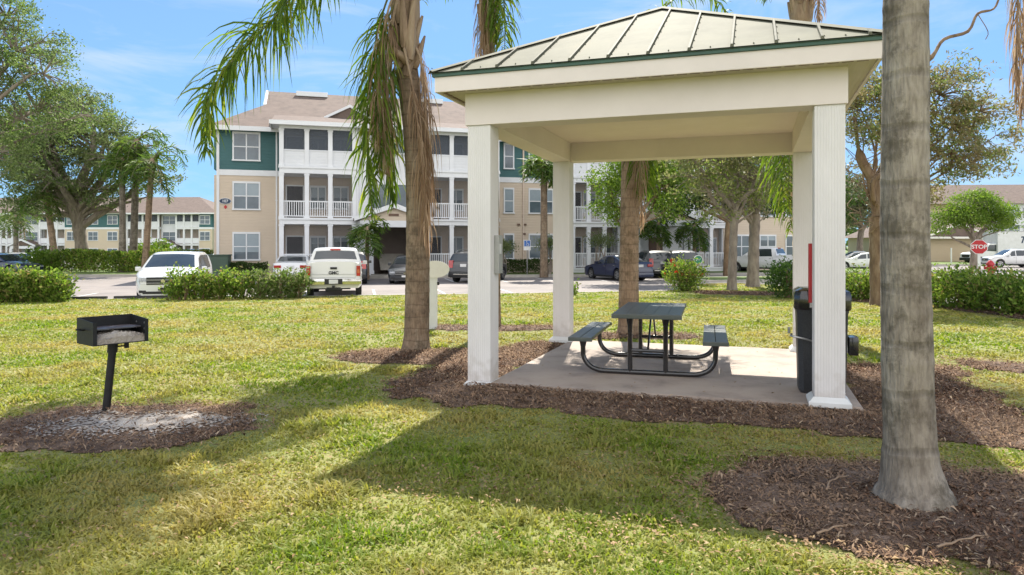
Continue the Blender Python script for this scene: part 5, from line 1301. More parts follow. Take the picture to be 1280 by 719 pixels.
def palm(label, base, trunk, mat_t, fronds=14, L=3.0, ll=.5, seed=0, dead=2, group=None, spec=None, boots=1.0, n=60, lw=.03, m='frond', coarse=False, name='palm_tree', az0=0, els=(-.5,1.3), g=1.0, rings=14, flare=1.0):
    """trunk: (x,y,z,r) relative to base"""
    R = random.Random(seed); r = empty(name, base, 0, label, 'palm tree', group)
    C = catmull([p[:3] for p in trunk], 8); rad = np.interp(np.linspace(0,1,len(C)), np.linspace(0,1,len(trunk)), [p[3] for p in trunk])
    if not coarse:
        C = catmull([p[:3] for p in trunk], 40); C = [c for i, c in enumerate(C) if i % 2 == 0 or c.z < 4]; rad = np.interp(np.linspace(0,1,len(C)), np.linspace(0,1,len(trunk)), [p[3] for p in trunk])
    b = MB(); sc = trunk[3][3]*1.6; b.tube(C, [float(q)*(1+(0 if coarse else .022*max(0, math.sin(c.z/sc*2*PI+.8*math.sin(c.z*3)))**8)) for c, q in zip(C, rad)], 28 if not coarse else 8)
    if not coarse:
        for i, v in enumerate(b.v[:-1]):
            x_, y_, z_ = v; j = i//28; c = C[min(j, len(C)-1)]; a = math.atan2(y_-c.y, x_-c.x); k = max(0, 1-max(z_, 0)/(2.2*trunk[3][3]))
            q = 1+.012*math.sin(2*a+z_*1.7)+k*k*(.05*math.sin(5*a+1)+.04*math.sin(11*a+2)+.03*math.sin(23*a))
            b.v[i] = (c.x+(x_-c.x)*q, c.y+(y_-c.y)*q, z_)
    b.build('trunk', mat_t, r, True)
    top = C[-1]; tr = float(rad[-1])
    if boots:
        b = MB(); b.tube([top-Vector((0,0,.3*boots)), top, top+Vector((0,0,.5*boots)), top+Vector((0,0,.9*boots))], [tr*.95, tr*1.35, tr*1.05, tr*.35], 12)
        for k in range(11 if not coarse else 0):
            a = k*2.4; z = -.2*boots+boots*.09*k; q = Vector((math.cos(a), math.sin(a), 0))
            p0 = top+q*tr*.8+Vector((0,0,z)); b.tube([p0, p0+q*.06+Vector((0,0,.22)), p0+q*.13+Vector((0,0,.5))], [.07,.06,.025], 6)
        b.build('leaf_bases', M['boot'], r, True)
    hd = top+Vector((0,0,.6*boots))
    if spec is not None:
        for i, (pts, kw) in enumerate(spec): frond([Vector(p)-Vector(base) for p in pts], parent=r, seed=seed*50+i, **kw)
    for i in range(fronds):
        az = az0+i*2.39996; el = els[0]+(els[1]-els[0])*((i*.618) % 1)
        frond(arch(hd, az, el, L*R.uniform(.85,1.1), g), ll, lw, n, 1.0, .5, m, r, seed=seed*31+i, segs=4 if not coarse else 2, thick=.03 if not coarse else .05)
    for i in range(dead):
        az = az0+1+i*2.1; p = arch(top+Vector((0,0,.3)), az, -.3, L*.75, 2.6)
        frond(p, ll*.7, lw, n//2, 2.2, .7, 'frond_dead', r, 'dead_frond', seed=seed*37+i, hug=.5, segs=3)
    return r
def gpt(px, py, z0=0.0): Y = (CZ-z0)*FPX/(py-308); return gx(px, Y), Y

def build_palms():
    # --- brown palm with hanging dead leaves
    Y0 = 11.1; bx = gx(520, Y0); base = Vector((bx, Y0, lz(bx, Y0)))
    A = lambda px, py, Y: at(px, py, Y)
    t = []
    for px, py, w in ((521,446,44),(520,437,36),(521,410,31),(522,340,30),(522,260,29),(519,180,28),(513,120,27),(509,85,26)):
        p = at(px, py, Y0)-base; t.append((p.x, 0.0, p.z, w/2/FPX*Y0))
    t[0] = (t[0][0], 0, -.08, t[0][3])
    hd = at(505, -45, Y0)
    G = dict(ll=.62, lw=.030, n=95, droop=.95, m='frond')
    spec = [
     ([hd, A(470,-75,10.9), A(400,-40,10.6), A(340,25,10.3), A(292,75,10.1), A(260,125,10.0), A(259,190,10.0)], dict(G, n=175, ll=.80, droop=1.0, sweep=.6, lw=.030)),
     ([hd, A(470,-90,11.6), A(420,-60,12.0), A(385,-25,12.2), A(366,20,12.3), A(360,60,12.3)], dict(G, ll=.66, n=80, missing=.2)),
     ([A(500,-20,11.0), A(488,-10,10.9), A(472,40,10.8), A(461,110,10.8), A(459,190,10.8), A(466,270,10.8)], dict(G, n=105, ll=.55, hug=.35, sweep=.5, droop=1.3)),
     ([A(505,0,11.3), A(500,30,11.3), A(492,100,11.2), A(487,180,11.2), A(492,255,11.2)], dict(G, n=100, ll=.52, hug=.4, sweep=.7, droop=1.6, lw=.034)),
     ([A(500,-10,10.8), A(492,20,10.7), A(484,90,10.7), A(482,150,10.7), A(484,215,10.7)], dict(ll=.5, lw=.017, n=90, droop=3.0, hug=.85, sweep=.6, m='frond_dead', name='dead_frond', plumose=.25)),
     ([A(496,-10,10.7), A(486,10,10.6), A(477,60,10.6), A(474,120,10.6), A(472,180,10.6)], dict(ll=.5, lw=.015, n=60, droop=3.0, hug=.85, sweep=.6, m='frond_dead', name='dead_frond', plumose=.25)),
     ([A(514,50,10.9), A(527,80,10.85), A(533,150,10.85), A(535,210,10.85), A(536,270,10.85)], dict(ll=.66, lw=.016, n=80, droop=3.5, hug=.9, sweep=.6, m='frond_dead', name='dead_frond', plumose=.18)),
     ([A(505,60,10.75), A(516,110,10.75), A(524,170,10.7), A(530,230,10.7), A(535,310,10.7)], dict(ll=.56, lw=.015, n=75, droop=3.5, hug=.9, sweep=.6, m='frond_dead', name='dead_frond', plumose=.15)),
     ([A(516,20,11.2), A(524,60,11.1), A(531,120,11.0), A(533,190,11.0), A(530,260,11.0)], dict(ll=.5, lw=.015, n=70, droop=3.5, hug=.9, sweep=.6, m='frond_dead', name='dead_frond', plumose=.18)),
     ([A(500,0,10.9), A(486,20,10.8), A(474,70,10.75), A(470,140,10.75), A(476,215,10.75)], dict(G, n=100, ll=.5, hug=.35, droop=1.4)),
     ([hd, A(520,-80,11.2), A(540,-70,11.2), A(556,-35,11.2), A(562,-5,11.2)], dict(G, ll=.36, n=44)),
     ([hd, A(515,-110,10.6), A(500,-200,9.2), A(470,-260,8.0), A(420,-330,7.0)], dict(G, n=90, ll=.6)),
     ([hd, A(480,-120,10.4), A(420,-220,9.0), A(330,-330,7.6), A(200,-360,6.8)], dict(G, n=90, ll=.6)),
    ]
    P = palm('brown trunked queen palm with dead leaves hanging down beside the left front post', base, t, M['palm_brown'], 0, seed=3, dead=0, spec=spec, boots=0)
    # leaf bases and torn sheath
    b = MB(); 
    rel = lambda px, py, Y=Y0: at(px, py, Y)-base
    b.tube(catmull([rel(510,95), rel(508,70), rel(507,30), rel(506,-20), rel(506,-60)], 4), [.16]*4+[.20]*4+[.23]*4+[.20]*4+[.12], 14)
    for px0, py0, px1, py1, w, yy in ((508,95,528,20,.075,10.95),(500,85,492,10,.07,10.95),(512,75,519,-10,.08,10.85),(497,70,486,20,.05,10.9),(518,85,531,45,.06,11.0),(506,60,503,-10,.08,10.85),(515,40,522,-30,.07,10.9),(500,30,495,-40,.07,10.9)):
        b.tube(catmull([rel(px0,py0,yy), rel((px0*1.4+px1*.6)/2,(py0+py1)/2+8,yy-.03), rel(px1,py1,yy)],4), [w*.75,w*.95,w,w*1.0,w*.95,w*.85,w*.7,w*.5,w*.25], 8)
    b.build('leaf_bases', M['boot'], P, True)
    b = MB(); b.tube(catmull([rel(489,61,10.85), rel(496,66,10.8), rel(505,72,10.82), rel(511,78,10.9)],4), [.03]+[.05]*4+[.06]*4+[.075]*3+[.05], 10); b.build('torn_sheath', M['frond_dead'], P, True)
    for i, az in enumerate((1.6, 2.1, 2.6, 3.0, 3.3)): frond(arch(hd-base, az, .9, 3.2, .75), .55, .03, 80, 1, .5, 'frond', P, seed=300+i)
    for i, az in enumerate((-2.05, -2.2, -2.35, -2.5, -2.7, -2.95)): frond(arch(hd-base, az, (1.15,.95)[i % 2], 3.1, .5), .6, .045, 100, 1, .5, 'frond', P, seed=320+i)
    # --- big grey palm in the right foreground
    Y0 = 4.5; bx = gx(1142, Y0); base = Vector((bx, Y0, .03)); t = []
    for px, py, w in ((1142,640,136),(1142,626,118),(1141,606,92),(1138,580,78),(1137,540,69),(1135,490,66),(1133,400,66),(1131,300,63),(1131,200,62),(1132,100,61),(1132,0,60),(1133,-120,58),(1135,-500,54),(1135,-900,50)):
        p = at(px, py, Y0)-base; t.append((p.x, 0, p.z, w/2/FPX*Y0*.88))
    t[0] = (t[0][0], 0, -.06, t[0][3])
    P = palm('thick grey ringed palm trunk with a flared foot in the right foreground', base, t, M['palm_grey'], 14, 3.2, seed=5, dead=0, boots=1)
    b = MB(); R = random.Random(4)
    for i in range(0):
        a = 0; q = .26; c = Vector((math.cos(a)*q, math.sin(a)*q, .04+R.uniform(0,.03))); e = c+Vector((math.cos(a)*R.uniform(.02,.06), math.sin(a)*R.uniform(.02,.06), -.07))
        b.tube([c-Vector((math.cos(a)*.03, math.sin(a)*.03, -.05)), c, e], [.006,R.uniform(.005,.011),.004], 5)
    # --- palm behind the left post
    Y0 = 14.3; bx = gx(618, Y0); base = Vector((bx, Y0, lz(bx, Y0)))
    tt = []
    for px, py, w in ((617,412,26),(617,400,19),(617,300,16),(615,180,15),(612,80,15),(611,45,15)):
        p = at(px, py, Y0)-base; tt.append((p.x, 0, p.z, w/2/FPX*Y0))
    hd = A(611,-40,Y0)
    spec = [([hd, A(618,-60,14.1), A(628,-20,14.0), A(631,30,14.0), A(630,75,14.0)], dict(G, ll=.45, n=70, hug=.4, droop=1.6)),
            ([hd, A(612,-50,14.0), A(617,-10,13.9), A(619,50,13.9)], dict(G, ll=.4, n=60, hug=.6, droop=2)),
            ([hd, A(604,-50,14.1), A(602,0,14.0), A(601,60,14.0), A(603,90,14.0)], dict(ll=.45, lw=.02, n=80, droop=3, hug=.85, m='frond_dead', name='dead_frond')),
            ([hd, A(610,-30,14.1), A(607,30,14.0), A(611,80,14.0)], dict(ll=.4, lw=.02, n=70, droop=3, hug=.85, m='frond_dead', name='dead_frond'))]
    palm('slim palm rising directly behind the left front post of the gazebo', base, tt, M['palm_tan'], 0, seed=8, dead=0, spec=spec, boots=.8)
    P = COL.objects[-1]
    pr = [o for o in COL.objects if o.get('label', '').startswith('slim palm')][0]
    for i in range(7): frond(arch(hd-base, .3+i*.38, .95+.25*(i % 2), 2.5, .6), .5, .03, 60, 1, .5, 'frond', pr, seed=400+i)
    # --- palm behind the picnic table
    Y0 = 13.2; bx = gx(786, Y0); base = Vector((bx, Y0, lz(bx, Y0))); tt = []
    for px, py, w in ((786,422,36),(786,405,27),(786,350,24),(787,280,23),(788,200,23),(788,160,22),(788,125,22)):
        p = at(px, py, Y0)-base; tt.append((p.x, 0, p.z, w/2/FPX*Y0))
    spec = [([A(795,120,13.1), A(800,150,13.0), A(803,200,13.0), A(804,240,13.0)], dict(G, ll=.5, n=60, hug=.45, droop=1.8)),
            ([A(800,100,13.3), A(809,150,13.2), A(812,195,13.2), A(812,225,13.2)], dict(G, ll=.42, n=60, hug=.35, droop=1.6)),
            ([A(792,120,12.9), A(798,180,12.8), A(801,230,12.8), A(802,285,12.8)], dict(ll=.35, lw=.02, n=60, droop=3, hug=.9, m='frond_dead', name='dead_frond')),
            ([A(790,100,13.3), A(815,30,13.4), A(850,-5,13.4), A(885,-6,13.4), A(912,18,13.4)], dict(G, ll=.42, n=60))]
    palm('banded tan palm trunk standing right behind the picnic table', base, tt, M['palm_tan'], 0, seed=9, dead=0, spec=spec, boots=.8)
    pr = [o for o in COL.objects if o.get('label', '').startswith('banded tan palm')][0]; hd = A(789,110,Y0)
    for i in range(5): frond(arch(hd-base, .2+i*.7, .45, 1.7, .8), .5, .03, 55, 1, .5, 'frond', pr, seed=450+i)
    # --- palm behind the back right post
    Y0 = 14.6; bx = gx(1004, Y0); base = Vector((bx, Y0, lz(bx, Y0))); tt = []
    for px, py, w in ((1009,405,30),(1009,390,22),(1008,280,21),(1005,160,20),(1003,60,20),(1001,25,20)):
        p = at(px, py, Y0)-base; tt.append((p.x, 0, p.z, w/2/FPX*Y0))
    hd = A(1000,-30,Y0)
    spec = [([A(998,60,14.2), A(985,100,13.9), A(978,160,13.8), A(976,220,13.8), A(980,265,13.8)], dict(G, ll=.62, n=80, hug=.3, droop=1.5)),
            ([A(1000,50,14.0), A(992,100,13.6), A(988,170,13.5), A(986,230,13.5), A(988,290,13.5)], dict(G, ll=.55, n=80, hug=.4, droop=1.8)),
            ([A(1000,80,13.9), A(996,150,13.7), A(994,220,13.6), A(992,300,13.6)], dict(ll=.4, lw=.02, n=60, droop=3, hug=.9, m='frond_dead', name='dead_frond')),
            ([hd, A(985,-45,14.3), A(968,-30,14.2), A(958,0,14.1)], dict(G, ll=.35, n=40)),
            ([hd, A(1010,-40,14.3), A(1022,-10,14.2), A(1024,25,14.2)], dict(ll=.35, lw=.02, n=50, droop=2.5, hug=.7, m='frond_dead', name='dead_frond'))]
    palm('palm behind the back right post with yellow green leaves hanging under the roof edge', base, tt, M['palm_brown'], 0, seed=10, dead=0, spec=spec, boots=.7)
    pr = [o for o in COL.objects if o.get('label', '').startswith('palm behind the back right')][0]
    for i in range(8): frond(arch(hd-base, .2+i*.75, 1.1, 2.4, .5), .5, .03, 55, 1, .5, 'frond', pr, seed=500+i)
    # --- palm just outside on the right; only its hanging dead leaves show
    Y0 = 8.2; bx = gx(1352, Y0); base = Vector((bx, Y0, 0)); tt = [(0,0,-.05,.26),(0,0,.2,.2),(.05,0,2.5,.17),(.0,0,5.2,.16)]
    hd = base+Vector((0,0,5.6))
    spec = [([hd, A(1320,-180,8.0), A(1292,-130,7.9), A(1275,-40,7.8), A(1271,60,7.8), A(1271,130,7.8)], dict(ll=.42, lw=.014, n=110, droop=3.2, hug=.85, m='frond_dead', name='dead_frond', plumose=.15)),
            ([hd, A(1330,-160,8.1), A(1300,-80,8.0), A(1284,20,8.0), A(1280,110,8.0), A(1276,150,8.0)], dict(ll=.4, lw=.014, n=100, droop=3.2, hug=.85, m='frond_dead', name='dead_frond', plumose=.15))]
    palm('palm at the right edge showing only brown dead leaves hanging down', base, tt, M['palm_grey'], 11, 2.8, seed=11, dead=0, spec=spec, boots=1, els=(.5,1.3))
    # --- distant palms
    def dpalm(label, px, py_base, Y, w, py_top, fr, L, seed, m='frond_far', lean=0, zb=-.15, group='palms by the buildings', mt='palm_tan', ll=.6, dead=1, els=(-.7,1.2)):
        x = gx(px, Y); H = CZ+(308-py_top)/FPX*Y-zb; r_ = w/2/FPX*Y
        palm(label, Vector((x, Y, zb)), [(0,0,-.1,r_*1.25),(lean*.3,0,H*.3,r_),(lean*.7,0,H*.7,r_*.9),(lean,0,H-.4,r_*.95)], M[mt], fr, L, ll, seed, dead, group, None, .7, 22, .09, m, True, els=els, g=1.1)
    dpalm('palm with a grey trunk, second from the right in the left clump, tallest', 166, 340, 51, 9, 178, 15, 3.0, 21, lean=.3, group='palms in the left clump', mt='palm_grey', dead=1)
    dpalm('rightmost palm of the left clump with its leaves arching over the sky', 181, 340, 49, 8, 202, 15, 3.0, 22, group='palms in the left clump', mt='palm_tan', lean=.5)
    dpalm('leftmost palm of the left clump beside the oak trunk', 153, 340, 50, 8, 200, 13, 2.6, 23, group='palms in the left clump', mt='palm_grey')
    dpalm('leaning palm left of the big oak trunk', 71, 340, 52, 8, 240, 13, 2.6, 24, lean=-.8, group='palms in the left clump', mt='palm_tan')
    dpalm('small palm on the grass at the far left', 20, 338, 60, 6, 272, 12, 2.6, 25, group='palms in the left clump', mt='palm_grey', els=(-.3,1.1))
    dpalm('tall cabbage palm in front of the beige middle wall', 680, 338, 43.5, 9, 200, 16, 1.9, 26, ll=.7, mt='palm_brown', els=(-.9,1.2))
    dpalm('small feathery palm by the left entrance gable', 459, 345, 40.5, 5, 288, 15, 1.7, 27, ll=.5, dead=0)
    dpalm('small palm before the right entrance, left one', 823, 335, 47, 5, 282, 15, 1.8, 28, ll=.5, dead=0, m='frond_far')
    dpalm('small palm before the right entrance, right one', 868, 335, 47.5, 5, 285, 15, 1.9, 29, ll=.5, dead=0)
def build_trees():
    OB = M['bark_oak']
    # big oak on the left
    Y = 53.5; x = gx(106, Y); k = Y/FPX
    f = lambda px, py, dy=0: ((px-106)*k, dy, (338-py)*k)
    lob = [(*f(70,190,-1),2.6,2.6,1.8),(*f(110,175,1),2.8,2.6,1.9),(*f(145,200,-1),2.6,2.4,1.6),(*f(195,215,0),1.9,2,1.3),(*f(40,215,1),2.6,2.4,1.7),(*f(85,225,-2),2.4,2.2,1.3),(*f(130,238,-1),2.4,2.2,1.1),
           (*f(20,190,0),2.6,2.6,2),(*f(165,185,1),2.0,2,1.3),(*f(60,150,0),3.0,2.8,2.1),(*f(100,135,0),2.2,2.4,1.7),(*f(30,250,1),2.2,2,1.1),(*f(5,160,2),2.6,2.6,2),(*f(215,222,0),1.1,1,.6),(*f(15,262,1),1.8,1.6,.8),(*f(60,255,-2),1.8,1.6,.8),(*f(150,250,-2),1.6,1.5,.6),(*f(185,245,0),1.2,1.2,.6),(*f(45,175,-2),2.4,2.2,1.6),(*f(130,155,0),1.8,2,1.2)]
    tree('oak_tree', 'large spreading oak with a forked pale trunk behind the left hedge', 'tree', (x, Y, -.2), [(0.3,0,-.2,.72),(.1,0,.3,.52),(-.3,0,2.2,.42),(-.5,0,3.9,.46)],
         lob, 620, 70, .21, M['leaf_oak'], OB, .85, .34, seed=3, twigs=.7)
    # nearer oak whose trunk is left of the picture
    Y = 36; x = gx(-120, Y); k = Y/FPX
    f = lambda px, py, dy=0: ((px+120)*k, dy, (350-py)*k)
    lob = [(*f(20,60,0),2.4,2.4,1.9),(*f(70,95,-1),2.0,2,1.4),(*f(100,140,0),1.7,1.7,1.0),(*f(30,130,1),2.4,2.2,1.6),(*f(-30,90,0),2.8,2.6,2.4),(*f(55,160,0),2.0,2,1.2),(*f(0,195,-1),2.4,2.2,1.2),(*f(-60,170,1),2.8,2.6,2.0),(*f(-90,50,0),3,2.8,2.4),(*f(-170,120,0),3,3,2.6),(*f(-10,10,1),2.0,2,1.6),(*f(62,38,0),.8,.8,1.3),(*f(20,10,0),1.1,1,1.2),(*f(125,125,0),1.0,.9,.5),(*f(20,225,-2),1.8,1.4,.7),(*f(140,145,0),.5,.5,.25)]
    tree('oak_tree', 'bright green oak whose leaves fill the upper left corner', 'tree', (x, Y, -.2), [(0,0,-.2,.6),(0,0,.4,.45),(.3,0,2.5,.38),(.6,0,4.6,.4)],
         lob, 720, 68, .15, mat_or('leaf_oak2'), OB, .62, .17, seed=4, twigs=.8)
    # gnarled tree behind the right foreground palm
    Y = 20.6; x = gx(1099, Y); k = Y/FPX
    f = lambda px, py, dy=0: ((px-1099)*k, dy, (384-py)*k)
    lob = [(*f(1085,130,.5),1.0,1.1,.8),(*f(1120,110,.5),1.1,1.2,.7),(*f(1175,120,0),1.1,1.1,.7),(*f(1200,155,.3),1.0,1.0,.6),(*f(1225,140,0),.9,.9,.6),(*f(1180,195,-.3),1.0,1,.6),(*f(1215,205,0),1.0,1,.5),(*f(1245,170,0),.6,.7,.7),(*f(1170,235,.4),.8,.8,.4),(*f(1075,165,-.4),.7,.8,.5),(*f(1150,165,.8),1.0,1,.8),(*f(1190,90,0),.9,.8,.35)]
    def gn(w):
        P = lambda px, py, dy=0: Vector(f(px, py, dy))
        w.tube(catmull([P(1100,270), P(1092,230), P(1075,195), P(1062,150,-.3)],5), [.20]*6+[.14]*5+[.05]*5, 9)
        w.tube(catmull([P(1098,250), P(1112,215,.2), P(1120,180,.3), P(1150,150,.4)],5), [.18]*6+[.13]*5+[.06]*5, 9)
        w.tube(catmull([P(1100,262), P(1085,250,-.3), P(1082,228,-.5), P(1098,215,-.6), P(1110,200,-.6)],5), [.07]*21, 7)
        w.tube(catmull([P(1120,185,.3), P(1140,100,.2), P(1165,72), P(1180,50), P(1210,40), P(1222,18), P(1242,12), P(1250,-5)],4), [.07]*9+[.05]*8+[.04]*6+[.03]*6, 7)
        w.tube(catmull([P(1222,18), P(1235,40), P(1232,50)],3), .012, 5); w.tube([P(1165,72), P(1145,60), P(1136,50)], [.03,.02,.008], 5)
        R = random.Random(9)
        for i in range(34):
            c = P(R.uniform(1064,1112), R.uniform(190,290), R.uniform(-.5,.3)); w.tube(catmull([c, c+Vector((R.uniform(-.4,.4),R.uniform(-.2,.2),R.uniform(-.3,.3))), c+Vector((R.uniform(-.7,.7),R.uniform(-.3,.3),R.uniform(-.5,.3)))],3), .012, 4, False)
    tree('gnarled_tree', 'gnarled brown multi limbed tree right behind the grey foreground palm', 'tree', (x, Y, -.1), [(0.05,0,-.2,.34),(0,0,.4,.24),(-.02,0,1.4,.24),(.0,0,2.6,.27)],
         lob, 480, 46, .125, M['leaf_gnarl'], M['bark_brown'], .38, .06, seed=6, twigs=.8, extra=gn, asp=.32)
    # two oaks right of centre, seen under the gazebo
    for (px, py, Y, w, lab, sd) in ((915,364,29.5,13,'slimmer pale oak trunk, left one of the two behind the picnic lawn',7),(941,359,32,17,'thicker pale oak trunk, right one of the two behind the picnic lawn',8)):
        x = gx(px, Y); k = Y/FPX; q = lambda a, b, dy=0: ((a-px)*k, dy, (py-b)*k)
        lob = [(*q(px-25,235,0),1.5,1.5,.8),(*q(px+15,220,.5),1.7,1.6,.9),(*q(px-50,222,0),1.3,1.4,.8),(*q(px+45,232,0),1.2,1.3,.8),(*q(px-10,190,0),2.2,2,1.1),(*q(px+40,180,0),2.0,2,1.1),(*q(px-60,180,0),2.0,2,1.1),(*q(px-5,255,-.5),.9,.9,.5),(*q(px-32,262,-.3),.8,.8,.55),(*q(px+30,262,.2),.8,.8,.55)]
        tree('oak_tree', lab, 'tree', (x, Y, -.18), [(0,0,-.2,w/FPX*Y*.70),(0,0,.3,w/FPX*Y*.46),(.05,0,1.8,w/FPX*Y*.38),(.1,0,3.3,w/FPX*Y*.38)], lob, 230, 44, .15, M['leaf_mix'] if sd == 7 else M['leaf_grey'], OB, .6, .11, 'oaks behind the picnic lawn', seed=sd, twigs=.7)
    Y = 44; x = gx(908, Y); k = Y/FPX
    tree('dark_tree', 'thin dark trunk between the two oaks and the white pickup', 'tree', (x, Y, LOT), [(0,0,-.1,.22),(0,0,1.5,.17),(.1,0,3.5,.15)], [(-2.8,0,4.9,1.9,1.8,1.1),(0,0,5.6,2.2,2,1.3),(2.6,0,5.2,1.9,1.8,1.2),(-5,0,6,2.0,1.8,1.5)], 240, 50, .24, M['leaf_dark'], M['bark_brown'], .8, .12, seed=12)
    # bright green tree before the right wing
    Y = 38.5; x = gx(792, Y); k = Y/FPX; q = lambda a, b, dy=0: ((a-792)*k, dy, (350-b)*k)
    tree('young_tree', 'bright green tree whose leaves show between the back post and the banded palm', 'tree', (x, Y, LOT), [(0,0,-.1,.2),(0,0,1.2,.15),(-.1,0,2.8,.14)],
         [(*q(765,245,0),1.1,1.2,.9),(*q(772,268,0),.9,1,.6),(*q(755,225,0),.9,1,.8),(*q(785,215,0),1.4,1.4,1.0),(*q(830,225,.3),1.6,1.5,1.1),(*q(850,205,.3),1.6,1.5,1.1),(*q(838,255,0),1.0,1,.6),(*q(800,190,0),1.5,1.4,1)], 300, 50, .17, M['leaf_bright'], M['bark_brown'], .62, .09, seed=13)
    # row of dark trees far right of centre behind the pickup
    for i, (px, Y, s, lab) in enumerate(((1010,70,1.2,'dark tree behind the back right post'),(1075,76,1.3,'grey green tree in the gap right of the right front post'),(1045,88,1.1,'far tree hidden behind the right front post'),(975,80,1.2,'far tree above the roof of the white crew cab pickup'))):
        tree('shade_tree', lab, 'tree', (gx(px, Y), Y, LOT), [(0,0,-.1,.4),(0,0,2.5,.3),(.2,0,4,.3)], [(-2*s,0,6.5,2.4*s,2.2*s,1.8*s),(2*s,0,6.5,2.4*s,2.2*s,1.8*s),(0,0,8.5,2.8*s,2.4*s,2*s),(-1*s,0,4.6,2*s,2*s,1.1*s)], 200, 44, .34, M['leaf_grey'] if i in (1,) else M['leaf_dark'], OB, 1.1, .16, 'shade trees beyond the road', seed=14+i)
    # round tree by the garage
    Y = 60; x = gx(1218, Y); k = Y/FPX; q = lambda a, b, dy=0: ((a-1218)*k, dy, (336-b)*k)
    tree('oak_tree', 'round crowned green tree in front of the garage by the stop sign', 'tree', (x, Y, LOT), [(0,0,-.1,.42),(0,0,1.0,.3),(0,0,2.3,.3)],
         [(*q(1190,268,0),1.6,1.6,.9),(*q(1218,255,0),2.0,1.8,1.1),(*q(1248,268,0),1.6,1.6,.9),(*q(1175,285,0),1.0,1.1,.6),(*q(1205,272,-.6),1.5,1.4,.8),(*q(1235,278,-.6),1.4,1.4,.7),(*q(1262,282,0),.8,.9,.5)], 300, 46, .2, M['leaf_bright'], OB, .75, .13, seed=20)
    # hedge shrubs
    grp = 'shrubs of the left hedge'; zc = -.17
    L = [(-22,24.0,1.0),(2,23.95,1.05),(24,23.9,1.0),(46,23.95,1.05),(66,24.0,1.0),(86,24.1,.92)]
    w = ['outermost left, partly cut by the picture edge','at the left edge of the picture','second from the left edge','broad one in the middle left','right of the middle','last one before the gap to the minivan']
    for i, (px, Y, s) in enumerate(L): x = gx(px, Y); Y2 = lawn_ymax(np.array([x]))[()] if False else float(lawn_ymax(np.array([x]))[0])-.75; shrub('shrub', 'left hedge shrub '+w[i], 'shrub', x, Y2, zc, .60*s, .5, 1.02*s, 2600, .12, M['leaf_hedge'], grp, 7, 30+i)
    grp = 'shrubs in front of the minivan and pickup'
    L = [(226,1.0),(250,1.0),(275,1.04),(299,.98),(323,1.0),(350,1.0),(372,.9)]
    w = ['in front of the minivan headlight','in front of the minivan windscreen right side','just right of the minivan','fourth from the minivan','third from the pickup','second from the pickup','smallest, touching the left side of the pickup']
    for i, (px, s) in enumerate(L):
        Y = 24.8; x = gx(px, Y); Y2 = float(lawn_ymax(np.array([x]))[0])-.7; x = gx(px, Y2)
        shrub('shrub', 'low hedge shrub '+w[i], 'shrub', x, Y2, zc, .52*s, .45, 1.0*s, 1300, .12, M['leaf_hedge'] if i < 4 else M['leaf_mixhedge'], grp, 8, 50+i, stems_h=.5)
    shrub('flowering_shrub', 'bushy shrub with small red flowers behind the picnic table', 'shrub', gx(855,29.0), 29.0, -.17, .78, .6, 1.25, 3200, .11, M['leaf_hedge'], None, 10, 70, .45, flowers=14)
    shrub('shrub', 'small green plant low beside the back left post', 'shrub', gx(716,26.6), 26.6, -.17, .22, .2, .6, 300, .10, M['leaf_hedge'], None, 4, 71)
    shrub('shrub', 'leafy shrub just left of the back right post behind the bin', 'shrub', gx(983,24.5), 24.5, -.17, .62, .6, 1.3, 2600, .10, M['leaf_dark2'], None, 9, 72, .4)
    grp = 'shrubs of the right hedge'
    R_ = [((11.0,23.6),.95,'left one in the gap between post and gnarled tree'),((11.4,22.6),1.0,'half hidden behind the foreground palm trunk'),((11.7,21.2),1.0,'hidden behind the palm trunk'),((11.95,20.0),1.05,'just right of the grey palm trunk'),((12.05,18.9),1.08,'second right of the grey palm trunk'),((12.1,17.8),1.05,'below the stop sign'),((12.15,16.7),.95,'rightmost, cut by the picture edge')]
    for i, ((x, y), s, lab) in enumerate(R_): shrub('shrub', 'right hedge shrub '+lab, 'shrub', x, y, lz(x,y), .62*s, .66, .95*s, 3000, .10, M['leaf_hedge'], grp, 9, 80+i, stems_h=.25)
    # clipped hedges further off
    hedge('clipped hedge in front of the far block behind the oak', [(gx(75,50.5),50.5),(gx(262,49),49)], 1.3, 1.5, -.12, 15000, .16, M['leaf_hedge'], 'clipped hedges', 1)
    hedge('low dark hedge under the windows at the left end of the building', [(gx(262,42),42.2),(gx(334,42.6),42.6)], .8, .8, -.12, 5000, .10, M['leaf_dark'], 'clipped hedges', 2)
    hedge('low dark hedge behind the disabled bay sign', [(gx(632,46.5),46.6),(gx(688,47.5),47.8)], .8, .95, -.12, 4500, .10, M['leaf_dark'], 'clipped hedges', 3)
    hedge('long low hedge before the far white block at left', [(gx(-40,128),128),(gx(35,126),126)], 2, 1.6, -1.2, 4000, .35, M['leaf_dark'], 'clipped hedges', 4)
    shrub('shrub', 'bright bushy shrub in front of the clipped hedge left of the oak', 'shrub', gx(55,50),50,-.15,1.4,1.2,1.5,2400,.2,M['leaf_bright'],None,6,90)
    shrub('shrub', 'yellow green shrub behind the trunks of the palm clump', 'shrub', gx(192,53),53,-.15,1.6,1.2,2.2,2400,.22,M['leaf_bright'],None,6,91)
